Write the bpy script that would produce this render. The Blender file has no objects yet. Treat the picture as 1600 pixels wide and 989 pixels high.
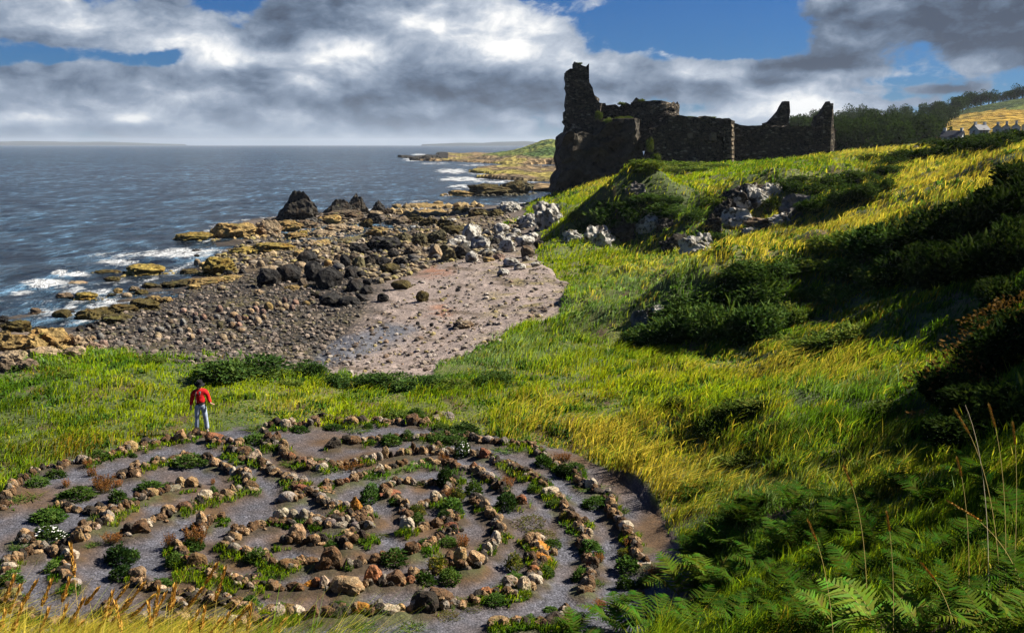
EXPOSURE = 1.45; NGRASS = 1280000; HAZE = 4.5e-5
import bpy, bmesh, math, random
import numpy as np
from mathutils import Vector, Matrix, Euler
R = math.radians
rnd = random.Random(7)
rs = np.random.RandomState(11)
scene = bpy.context.scene
COL = scene.collection

# ------------------------------------------------------------------ camera
F = 1500.0; PITCH = R(10.15); CZ = 13.8
CP, SP = math.cos(PITCH), math.sin(PITCH)
cam_d = bpy.data.cameras.new('camera'); cam_d.sensor_width = 36; cam_d.lens = F / 1600 * 36
cam_d.clip_end = 60000; cam_d.clip_start = 0.05
cam = bpy.data.objects.new('camera', cam_d); COL.objects.link(cam)
cam.location = (0, 0, CZ); cam.rotation_euler = (math.pi / 2 - PITCH, 0, 0)
scene.camera = cam

def ray(u, v):                     # direction with unit forward (y) distance
    s = (494.5 - v) / F; a = (u - 800) / F
    y = CP + s * SP; z = -SP + s * CP
    return a / y, z / y
def at_z(u, v, z):
    rx, rz = ray(u, v); d = (z - CZ) / rz
    return rx * d, d, z
def at_d(u, v, d):
    rx, rz = ray(u, v); return rx * d, d, CZ + rz * d
def project(x, y, z):              # numpy: world -> photograph pixels
    dz = z - CZ
    zc = y * CP - dz * SP; up = y * SP + dz * CP
    zc = np.maximum(zc, 1e-3)
    return 800 + F * x / zc, 494.5 - F * up / zc
def ppm(x, y, z):
    return F / (y * CP - (z - CZ) * SP)

# ------------------------------------------------------------------ noise
def _h(ix, iy, seed):
    h = (ix.astype(np.int64) * 374761393 + iy.astype(np.int64) * 668265263 + seed * 974634777) & 0xffffffff
    h = ((h ^ (h >> 13)) * 1274126177) & 0xffffffff
    return ((h ^ (h >> 16)) & 0xffffff) / float(0xffffff)
def vnoise(x, y, seed=0):
    x = np.asarray(x, float); y = np.asarray(y, float)
    ix = np.floor(x); iy = np.floor(y); fx = x - ix; fy = y - iy
    fx = fx * fx * (3 - 2 * fx); fy = fy * fy * (3 - 2 * fy)
    ix = ix.astype(np.int64); iy = iy.astype(np.int64)
    a = _h(ix, iy, seed); b = _h(ix + 1, iy, seed); c = _h(ix, iy + 1, seed); d = _h(ix + 1, iy + 1, seed)
    return (a * (1 - fx) + b * fx) * (1 - fy) + (c * (1 - fx) + d * fx) * fy
def fbm(x, y, oct=4, seed=0):
    s = 0; a = .5; t = 0
    for i in range(oct):
        s = s + a * vnoise(x * 2 ** i + 17.3 * i, y * 2 ** i - 9.1 * i, seed + i); t += a; a *= .5
    return s / t                   # 0..1
def sstep(a, b, x):
    t = np.clip((x - a) / (b - a), 0, 1); return t * t * (3 - 2 * t)
def in_poly(px, py, poly):
    px = np.asarray(px, float); py = np.asarray(py, float)
    r = np.zeros(px.shape, bool); n = len(poly)
    for i in range(n):
        x0, y0 = poly[i]; x1, y1 = poly[(i + 1) % n]
        if y0 == y1: continue
        c = ((y0 > py) != (y1 > py)) & (px < (x1 - x0) * (py - y0) / (y1 - y0) + x0)
        r ^= c
    return r

# ------------------------------------------------------------------ objects
def tag(o, label=None, cat=None, group=None, kind=None):
    if label: o['label'] = label
    if cat: o['category'] = cat
    if group: o['group'] = group
    if kind: o['kind'] = kind
    return o
def new_mesh(name, verts, faces, mat=None, smooth=True):
    me = bpy.data.meshes.new(name)
    me.from_pydata([tuple(map(float, v)) for v in verts], [], faces)
    if smooth: me.polygons.foreach_set('use_smooth', [True] * len(me.polygons))
    if mat: me.materials.append(mat)
    me.update(); return me
def np_mesh(name, V, quads=None, tris=None, mat=None, smooth=True, cols=None):
    me = bpy.data.meshes.new(name)
    V = np.asarray(V, np.float32); me.vertices.add(len(V)); me.vertices.foreach_set('co', V.ravel())
    loops = []; sizes = []
    if quads is not None and len(quads): loops.append(np.asarray(quads, np.int32).ravel()); sizes.append(np.full(len(quads), 4, np.int32))
    if tris is not None and len(tris): loops.append(np.asarray(tris, np.int32).ravel()); sizes.append(np.full(len(tris), 3, np.int32))
    L = np.concatenate(loops); S = np.concatenate(sizes)
    me.loops.add(len(L)); me.loops.foreach_set('vertex_index', L)
    me.polygons.add(len(S)); st = np.zeros(len(S), np.int32); st[1:] = np.cumsum(S)[:-1]
    me.polygons.foreach_set('loop_start', st)
    me.polygons.foreach_set('use_smooth', np.full(len(S), smooth, bool))
    if cols is not None:
        for k, c in cols.items():
            a = me.color_attributes.new(k, 'FLOAT_COLOR', 'POINT')
            c = np.asarray(c, np.float32)
            if c.shape[1] == 3: c = np.concatenate([c, np.ones((len(c), 1), np.float32)], 1)
            a.data.foreach_set('color', c.ravel())
    if mat: me.materials.append(mat)
    me.update(calc_edges=True); return me
def link(name, me, parent=None, loc=None, rot=None, scale=None):
    o = bpy.data.objects.new(name, me); COL.objects.link(o)
    if parent: o.parent = parent
    if loc is not None: o.location = loc
    if rot is not None: o.rotation_euler = rot
    if scale is not None: o.scale = scale
    return o
def empty(name, loc=(0, 0, 0), rz=0):
    o = bpy.data.objects.new(name, None); COL.objects.link(o); o.location = loc; o.rotation_euler = (0, 0, rz)
    o.empty_display_size = .2
    return o
def grid_faces(nr, nc):
    i = np.arange(nr - 1)[:, None] * nc + np.arange(nc - 1)[None, :]
    return np.stack([i, i + 1, i + nc + 1, i + nc], -1).reshape(-1, 4)
ORD = 'zeroth first second third fourth fifth sixth seventh eighth ninth tenth eleventh twelfth thirteenth fourteenth fifteenth sixteenth seventeenth eighteenth nineteenth twentieth'.split()
def ordinal(n):
    if n <= 20: return ORD[n]
    t = {2: 'twenty', 3: 'thirty', 4: 'forty', 5: 'fifty', 6: 'sixty', 7: 'seventy', 8: 'eighty', 9: 'ninety'}
    if n % 10 == 0: return t[n // 10][:-1] + 'ieth'
    return t[n // 10] + '-' + ORD[n % 10]

# ------------------------------------------------------------------ node helper
class NT:
    def __init__(s, tree): s.t = tree; tree.nodes.clear()
    def n(s, typ, **kw):
        x = s.t.nodes.new(typ)
        for k, v in kw.items():
            if k.startswith('_'): setattr(x, k[1:], v)
            else: s.set(x, k, v)
        return x
    def set(s, node, key, v):
        sock = node.inputs[int(key[1:])] if key[0] == 'i' and key[1:].isdigit() else node.inputs[key.replace('__', ' ')]
        if isinstance(v, bpy.types.NodeSocket): s.t.links.new(v, sock)
        elif isinstance(v, bpy.types.Node): s.t.links.new(v.outputs[0], sock)
        else:
            if isinstance(v, (tuple, list)) and len(v) == 3 and sock.type == 'RGBA': v = (*v, 1)
            sock.default_value = v
    def m(s, op, a, b=0.0, c=None, clamp=False):
        x = s.t.nodes.new('ShaderNodeMath'); x.operation = op; x.use_clamp = clamp
        s.set(x, 'i0', a); s.set(x, 'i1', b)
        if c is not None: s.set(x, 'i2', c)
        return x.outputs[0]
    def mix(s, f, a, b, bt='MIX'):
        x = s.t.nodes.new('ShaderNodeMix'); x.data_type = 'RGBA'; x.blend_type = bt
        s.set(x, 'i0', f); s.set(x, 'i6', a); s.set(x, 'i7', b)
        return x.outputs[2]
    def ramp(s, f, pts, interp='LINEAR'):
        x = s.t.nodes.new('ShaderNodeValToRGB'); s.set(x, 'i0', f)
        e = x.color_ramp.elements; x.color_ramp.interpolation = interp
        while len(e) > 1: e.remove(e[-1])
        for i, (p, c) in enumerate(pts):
            if isinstance(c, (int, float)): c = (c, c, c)
            k = e[0] if i == 0 else e.new(p)
            k.position = p; k.color = (*c, 1)
        return x.outputs[0]
    def noise(s, vec, scale, detail=4, rough=.55, dist=0.0):
        x = s.t.nodes.new('ShaderNodeTexNoise'); s.set(x, 'Vector', vec)
        x.inputs['Scale'].default_value = scale; x.inputs['Detail'].default_value = detail
        x.inputs['Roughness'].default_value = rough; x.inputs['Distortion'].default_value = dist
        return x
    def vor(s, vec, scale, feat='F1'):
        x = s.t.nodes.new('ShaderNodeTexVoronoi'); x.feature = feat; s.set(x, 'Vector', vec); x.inputs['Scale'].default_value = scale
        return x
    def bump(s, h, strength=.5, dist=.05, normal=None):
        x = s.t.nodes.new('ShaderNodeBump'); s.set(x, 'Height', h)
        x.inputs['Strength'].default_value = strength; x.inputs['Distance'].default_value = dist
        if normal is not None: s.set(x, 'Normal', normal)
        return x.outputs[0]
    def out(s, sh): 
        o = s.t.nodes.new('ShaderNodeOutputMaterial'); s.t.links.new(sh, o.inputs[0])
    def bsdf(s, **kw):
        x = s.t.nodes.new('ShaderNodeBsdfPrincipled')
        for k, v in kw.items(): s.set(x, k, v)
        return x
def mat(name):
    m = bpy.data.materials.new(name); m.use_nodes = True
    return m, NT(m.node_tree)

def stone_mat(name, scale=4, lichen=(.46, .43, .36), moss=None, bump=.6, dist=.06, vcol=None):
    """Object colour x mottling, pale lichen by the object's alpha"""
    m, t = mat(name)
    tc = t.n('ShaderNodeTexCoord').outputs['Object']; oi = t.n('ShaderNodeObjectInfo')
    geo = t.n('ShaderNodeNewGeometry').outputs['Position']
    off = t.n('ShaderNodeVectorMath', _operation='ADD', i0=geo, i1=oi.outputs['Location']).outputs[0]
    n1 = t.noise(off, scale, 6, .68).outputs[0]; n2 = t.noise(off, scale * 3.3, 5, .65).outputs[0]
    v = t.vor(off, scale * 2.2).outputs['Distance']
    k = t.ramp(n1, [(.28, .42), (.5, .95), (.72, 1.55)])
    c = t.mix(1.0, t.n('ShaderNodeVertexColor', _layer_name=vcol).outputs[0] if vcol else oi.outputs['Color'], k, 'MULTIPLY')
    k2 = t.ramp(n2, [(.34, .5), (.55, 1.05), (.8, 1.35)])
    c = t.mix(1.0, c, k2, 'MULTIPLY')
    warm = t.noise(off, scale * .8, 3, .5).outputs[0]
    c = t.mix(t.ramp(warm, [(.5, 0.0), (.72, .55)]), c, t.mix(1.0, c, (1.25, .8, .45), 'MULTIPLY'))
    pn = t.noise(off, scale * 1.9, 7, .72).outputs[0]
    thr = t.m('SUBTRACT', .78, t.m('MULTIPLY', .35 if vcol else oi.outputs['Alpha'], .42))
    lm = t.m('MULTIPLY', t.m('SUBTRACT', pn, thr), 14.0, clamp=True)
    c = t.mix(t.m('MULTIPLY', lm, .85), c, lichen)
    if moss:
        mn = t.noise(off, scale * .9, 5, .6).outputs[0]
        nz = t.n('ShaderNodeSeparateXYZ', i0=t.n('ShaderNodeNewGeometry').outputs['Normal']).outputs[2]
        mm = t.m('MULTIPLY', t.m('SUBTRACT', t.m('ADD', mn, t.m('MULTIPLY', nz, .22)), moss[1]), 9.0, clamp=True)
        c = t.mix(mm, c, moss[0])
    h = t.m('ADD', t.m('MULTIPLY', n1, 1.0), t.m('ADD', t.m('MULTIPLY', n2, .5), t.m('MULTIPLY', v, .5)))
    b = t.bsdf(Base__Color=c, Roughness=.93, Normal=t.bump(h, bump, dist)); b.inputs['Specular IOR Level'].default_value = .2
    t.out(b.outputs[0]); return m

def leaf_mat(name, attr=None, base=(.05, .09, .02), var=.5, trans=.3, useobj=False, up=.45):
    m, t = mat(name)
    if attr: c = t.n('ShaderNodeVertexColor', _layer_name=attr).outputs[0]
    else: c = t.n('ShaderNodeRGB').outputs[0]; c.default_value = (*base, 1)
    if useobj:
        oi = t.n('ShaderNodeObjectInfo'); c = t.mix(1.0, c, oi.outputs['Color'], 'MULTIPLY')
    gn = t.n('ShaderNodeNewGeometry').outputs['Normal']
    gs = t.n('ShaderNodeVectorMath', _operation='SCALE', i0=gn); gs.inputs[3].default_value = 1 - up
    nm = t.n('ShaderNodeVectorMath', _operation='NORMALIZE', i0=t.n('ShaderNodeVectorMath', _operation='ADD', i0=gs.outputs[0], i1=(0, 0, up)).outputs[0]).outputs[0]
    d = t.n('ShaderNodeBsdfDiffuse', Color=c, Normal=nm); tr = t.n('ShaderNodeBsdfTranslucent', Color=t.mix(1.0, c, (1.15, 1.1, .6), 'MULTIPLY'))
    mx = t.n('ShaderNodeMixShader', i0=trans, i1=d.outputs[0], i2=tr.outputs[0])
    t.out(mx.outputs[0]); return m
def plain_mat(name, c, rough=.8, spec=.2, nscale=None, namp=.3):
    m, t = mat(name)
    col = c
    if nscale:
        n = t.noise(t.n('ShaderNodeTexCoord').outputs['Object'], nscale, 4).outputs[0]
        col = t.mix(1.0, c, t.ramp(n, [(.3, 1 - namp), (.7, 1 + namp)]), 'MULTIPLY')
    b = t.bsdf(Base__Color=col, Roughness=rough); b.inputs['Specular IOR Level'].default_value = spec
    t.out(b.outputs[0]); return m
# ------------------------------------------------------------------ terrain heights
ctrl = []
def cz(z, *pts):
    for u, v in pts: x, y, _ = at_z(u, v, z); ctrl.append((x, y, z))
def cd(*pts):
    for u, v, d in pts: ctrl.append(at_d(u, v, d))
LAB = 4.0
cz(LAB, (0, 900), (0, 760), (0, 650), (300, 690), (640, 650), (1000, 720), (1010, 880), (500, 800), (560, 625), (200, 620), (400, 620),
   (780, 620), (760, 985), (300, 985), (0, 985), (640, 890), (250, 860), (850, 800), (150, 690), (450, 700))
cz(3.8, (0, 592), (160, 553), (330, 566), (480, 590), (600, 598), (700, 592))
cz(2.8, (60, 556)); cz(2.4, (-120, 560)); cz(1.6, (10, 530))
cz(.12, (0, 512), (150, 516), (-150, 500)); cz(1.8, (300, 556), (200, 540)); cz(2.2, (560, 575), (480, 570)); cz(.9, (300, 485)); cz(2.5, (700, 540), (760, 520))
cz(2.3, (700, 450)); cz(1.5, (560, 450)); cz(3.0, (860, 455)); cz(3.2, (880, 432)); cz(1.0, (450, 440)); cz(.1, (330, 412), (400, 372), (280, 462), (200, 492))
cz(.5, (500, 350), (620, 332), (740, 333)); cz(1.1, (600, 370), (520, 400)); cz(2.0, (700, 400)); cz(3.0, (780, 392)); cz(1.0, (800, 322)); cz(1.4, (700, 350))
cz(-1.6, (280, 330), (100, 420), (-100, 440), (560, 312), (700, 312), (500, 290), (800, 303), (300, 300), (700, 290), (180, 440), (600, 300), (845, 288))
cz(-.35, (330, 375), (250, 435), (640, 322)); cz(-1.2, (330, 350), (400, 343), (450, 338), (280, 362), (500, 318))
# castle mound and slopes
cd((880, 301, 184), (840, 326, 165), (790, 347, 150), (860, 400, 95), (900, 380, 103), (885, 440, 76), (950, 386, 100), (870, 350, 118))
cd((1010, 304, 112), (930, 335, 112), (1060, 318, 112), (960, 290, 150), (1040, 280, 150), (1000, 272, 185), (1145, 257, 184), (1300, 243, 178), (1090, 265, 184), (1220, 250, 181))
cd((1040, 378, 100), (1000, 382, 100), (1005, 335, 104), (1020, 262, 178), (1060, 260, 180), (1110, 260, 182), (1180, 256, 170), (1260, 249, 168))
cd((1130, 296, 115), (1200, 288, 112), (1280, 262, 120), (1400, 239, 130), (1080, 396, 94), (1140, 382, 91), (1200, 352, 91), (1240, 342, 91), (1350, 300, 98), (1090, 330, 110))
cd((1040, 432, 75), (1150, 386, 81), (1250, 341, 84), (1400, 290, 85), (1500, 265, 85), (1600, 240, 85), (950, 440, 74), (960, 410, 85))
cd((1160, 406, 74), (1300, 360, 74), (1450, 330, 72), (1600, 262, 70))
cd((1000, 548, 47), (1100, 545, 46.5), (1200, 535, 46), (1100, 480, 53), (1190, 408, 65), (1000, 500, 55), (920, 500, 56), (850, 540, 48))
cd((1300, 450, 52), (1300, 560, 40), (1300, 400, 60), (1400, 500, 40), (1500, 450, 42), (1600, 400, 42), (1600, 330, 52), (1500, 380, 52), (1600, 500, 33), (1600, 600, 24), (1600, 700, 17), (1600, 850, 11), (1600, 989, 8))
cd((1400, 600, 31), (1400, 700, 23.5), (1400, 800, 17.5), (1400, 900, 13), (1400, 989, 10), (1200, 620, 32), (1200, 700, 26.5), (1200, 800, 20.5), (1200, 900, 15.5), (1200, 989, 12))
cz(5.2, (1070, 989)); cz(4.4, (1075, 900), (1085, 960)); cz(4.15, (1065, 800)); cz(4.2, (930, 989)); cz(4.3, (1040, 650)); cz(4.0, (900, 640), (980, 600))
ctrl += [(0, 14.5, 4.8), (0, 10, 7.2), (0, 6, 9.6), (0, 3, 11.2), (0, 0, 12.2), (-3, 6, 10.25), (-2.2, 5.5, 10.5), (-1.2, 5.5, 10.3), (-5, 7, 9.7), (-6, 8, 9.1), (-5, 12, 6.2), (-8, 18, 4.0), (-4, 8, 8.9), (-2, 3, 11.2), (5, 5, 10.4), (3, 8, 8.5), (10, 8, 10.8),
         (14, 15, 11.5), (16, 25, 11.5), (22, 33, 12.5), (32, 48, 14), (50, 70, 16), (70, 95, 17), (-15, 5, 9), (-20, 12, 6), (-20, 20, 4), (-40, 38, 2.5), (-45, 55, .2), (-70, 60, -1.6), (-70, 110, -2), (-90, 180, -2),
         (-40, 230, -2), (0, 260, -2), (30, 240, 3), (70, 240, 9), (100, 200, 14), (140, 170, 18), (60, 280, 7), (110, 260, 14), (-30, 160, -2), (-60, 250, -2), (-20, 290, -2), (90, 130, 16), (-30, 25, 4), (20, 0, 13), (12, 3, 12.6), (8, 2, 12.2), (24, 10, 13.5), (30, 18, 14), (45, 30, 15.5), (-12, 2, 9.5), (-30, 10, 5), (-35, 22, 3.5)]
ctrl = np.array(ctrl)
def tps(r2): return np.where(r2 > 1e-9, .5 * r2 * np.log(np.maximum(r2, 1e-9)), 0)
_S = 40.0
# radial-log domain keeps near detail and far detail alike
def dom(x, y):
    r = np.hypot(x, y + 14); th = np.arctan2(x, y + 14)
    return np.stack([th * 2.2, np.log(r) * 1.6], -1)
P = dom(ctrl[:, 0], ctrl[:, 1])
_n = len(P)
K = tps(((P[:, None] - P[None]) ** 2).sum(-1)) + np.eye(_n) * 4e-4
A = np.zeros((_n + 3, _n + 3)); A[:_n, :_n] = K; A[:_n, _n] = 1; A[:_n, _n + 1:] = P; A[_n:, :_n] = A[:_n, _n:].T
sol = np.linalg.solve(A, np.concatenate([ctrl[:, 2], [0, 0, 0]]))
def h_raw(x, y):
    x = np.asarray(x, float).ravel(); y = np.asarray(y, float).ravel(); out = np.zeros(len(x))
    for i in range(0, len(x), 60000):
        q = dom(x[i:i + 60000], y[i:i + 60000])
        k = tps(((q[:, None] - P[None]) ** 2).sum(-1))
        out[i:i + 60000] = k @ sol[:_n] + sol[_n] + q @ sol[_n + 1:]
    return out

TH0, TH1, NTH = R(-56), R(66), 672
R0, R1, NRR = 1.6, 290.0, 640
th = np.linspace(TH0, TH1, NTH); lr = np.linspace(math.log(R0), math.log(R1), NRR)
LRg, THg = np.meshgrid(lr, th, indexing='ij')
GX = (np.exp(LRg) * np.sin(THg)); GY = (np.exp(LRg) * np.cos(THg))
# coarse evaluation then bilinear upsampling (the spline is smooth)
cs = 4
tc_ = np.linspace(TH0, TH1, NTH // cs); rc_ = np.linspace(math.log(R0), math.log(R1), NRR // cs)
RC, TC = np.meshgrid(rc_, tc_, indexing='ij')
HC = h_raw(np.exp(RC) * np.sin(TC), np.exp(RC) * np.cos(TC)).reshape(RC.shape)
def bil(G, r0, r1, x, y):
    n, m = G.shape[:2]
    fr = (np.log(np.maximum(np.hypot(x, y), 1e-3)) - r0) / (r1 - r0) * (n - 1); ft = (np.arctan2(x, y) - TH0) / (TH1 - TH0) * (m - 1)
    fr = np.clip(fr, 0, n - 1.001); ft = np.clip(ft, 0, m - 1.001)
    i = fr.astype(int); j = ft.astype(int); a = fr - i; b = ft - j
    if G.ndim == 3: a = a[..., None]; b = b[..., None]
    return (G[i, j] * (1 - b) + G[i, j + 1] * b) * (1 - a) + (G[i + 1, j] * (1 - b) + G[i + 1, j + 1] * b) * a
GZ = bil(HC, rc_[0], rc_[-1], GX, GY)
GU, GV = project(GX, GY, GZ)

# ------------------------------------------------------------------ ground zones
BEACH = [(-400, 640), (-60, 612), (0, 588), (60, 568), (110, 553), (160, 546), (200, 552), (330, 562), (430, 582), (480, 587), (540, 582), (600, 594), (680, 587), (700, 570),
         (745, 555), (770, 540), (800, 520), (850, 497), (880, 470), (888, 440), (850, 416), (838, 400), (842, 376), (868, 352), (830, 346), (785, 352), (800, 335), (840, 310), (872, 298), (874, 240), (-400, 200)]
LABP = [(-200, 850), (0, 768), (60, 738), (150, 707), (250, 690), (330, 680), (420, 664), (500, 664), (640, 659), (700, 670), (800, 684), (900, 708), (985, 752), (1036, 810), (1066, 870), (1078, 940), (1040, 1060), (-200, 1060)]
jx = (fbm(GX * .35, GY * .35, 4, 3) - .5) * 2; jy = (fbm(GX * .35, GY * .35, 4, 9) - .5) * 2
ju = GU + jx * 14; jv = GV + jy * 9
beach = in_poly(ju, jv, BEACH)
hyp = np.hypot(GX, GY)
beach |= (GZ < 2.5) & (hyp > 43) & (ju < 900)
beach &= GV > 205
jz = (fbm(GX * 1.3, GY * 1.3, 3, 13) - .5) * 2
lab = in_poly(GU + jx * 8 + jz * 16, GV + jy * 6 + jz * 8, LABP) & (GZ < 4.9) & (hyp < 34) & ~beach
labf = in_poly(GU, GV, LABP)
# relief
amp_beach = .10 + .16 * sstep(2.2, .6, GZ)
relief = np.where(beach, (fbm(GX * .6, GY * .6, 5, 21) - .5) * 2.4 * amp_beach + (fbm(GX * 2.1, GY * 2.1, 3, 5) - .5) * .22,
                  np.where(lab | labf, (fbm(GX * .5, GY * .5, 3, 2) - .5) * .10, (fbm(GX * .3, GY * .3, 4, 2) - .5) * .75 * sstep(4, 40, hyp)))
rocky = np.clip(1 - np.hypot((GU - 600) / 130, (GV - 370) / 34), 0, 1)
relief += beach * rocky * (np.abs(fbm(GX * .25, GY * .5, 5, 31) - .5) * 5.0 - .4)
GZ = GZ + relief
# knolls and ledges standing out of the slope: steep towards the labyrinth, easing off uphill
def ledge(u, v, d, rx, rf, rb, h_):
    x, y, _ = at_d(u, v, d); dy = GY - y; wob = (fbm(GX * .35, GY * .35, 3, 57) - .5) * 2.2
    return h_ * np.exp(-((GX - x) / rx) ** 2) * np.where(dy + wob < 0, np.exp(-((dy + wob) / rf) ** 2), np.exp(-((dy + wob) / rb) ** 2))
for q in [(935, 355, 106, 4, 1.6, 7, 1.8), (985, 345, 106, 5, 1.6, 8, 2.4), (1040, 335, 107, 4.5, 1.6, 8, 2.0), (1090, 370, 97, 3, 1.4, 7, 1.6), (1135, 345, 102, 3.5, 1.6, 8, 2.0), (1180, 320, 104, 4, 1.6, 8, 2.2), (1235, 320, 100, 4, 1.6, 7, 1.8), (1300, 300, 104, 5, 2, 9, 1.5),
          (1040, 520, 51, 2.6, 1.2, 4, .9), (1110, 490, 52, 4, 1.5, 5, 1.7), (1180, 470, 54, 3.4, 1.6, 5, 1.6), (1300, 440, 54, 3.5, 1.6, 5, .9), (1420, 420, 52, 4, 1.8, 6, 1.4), (1530, 400, 50, 4, 1.8, 6, 1.5), (1270, 400, 68, 5, 1.6, 6, 1.0), (865, 345, 125, 3, 1.5, 6, 1.4), (1250, 560, 41, 2.5, 1.2, 3, .5), (1090, 640, 33, 1.6, .9, 2, .45), (1180, 660, 30, 1.6, .9, 2, .45)]:
    GZ = GZ + ledge(*q) * (~beach)
GZ = GZ + (fbm(GX * .17, GY * .17, 3, 61) - .5) * 2.4 * sstep(38, 62, hyp) * sstep(150, 112, hyp) * sstep(-4, 6, GX) * (~beach) * (~labf) + (fbm(GX * .5, GY * .5, 2, 63) - .5) * .7 * sstep(14, 30, hyp) * sstep(0, 6, GX) * (~beach) * (~labf)
def H(x, y): return bil(GZ, lr[0], lr[-1], np.asarray(x, float), np.asarray(y, float))
def hit(u, v, water=True):         # first ground (or sea) point along a pixel's ray
    rx, rz = ray(u, v)
    D = np.exp(np.linspace(math.log(2.5), math.log(285), 1500))
    g = H(rx * D, D)
    if water: g = np.maximum(g, 0)
    w = np.nonzero(CZ + rz * D <= g)[0]
    if not len(w):
        d = 280.0 if rz >= 0 else min(-CZ / rz, 4000)
        return rx * d, d, (0 if rz < 0 and d > 285 else float(H(rx * d, d)))
    i = w[0]; d = D[i]
    return float(rx * d), float(d), float(g[i])
# ------------------------------------------------------------------ labyrinth rows, traced from close-ups (tile origin and scale)
TILE = {1: (0, 650, 5.82), 2: (250, 640, 5.82), 3: (500, 640, 5.82), 4: (760, 650, 5.82), 5: (0, 810, 5.526), 6: (250, 800, 5.233), 7: (500, 800, 5.233), 8: (760, 800, 5.233)}
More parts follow.
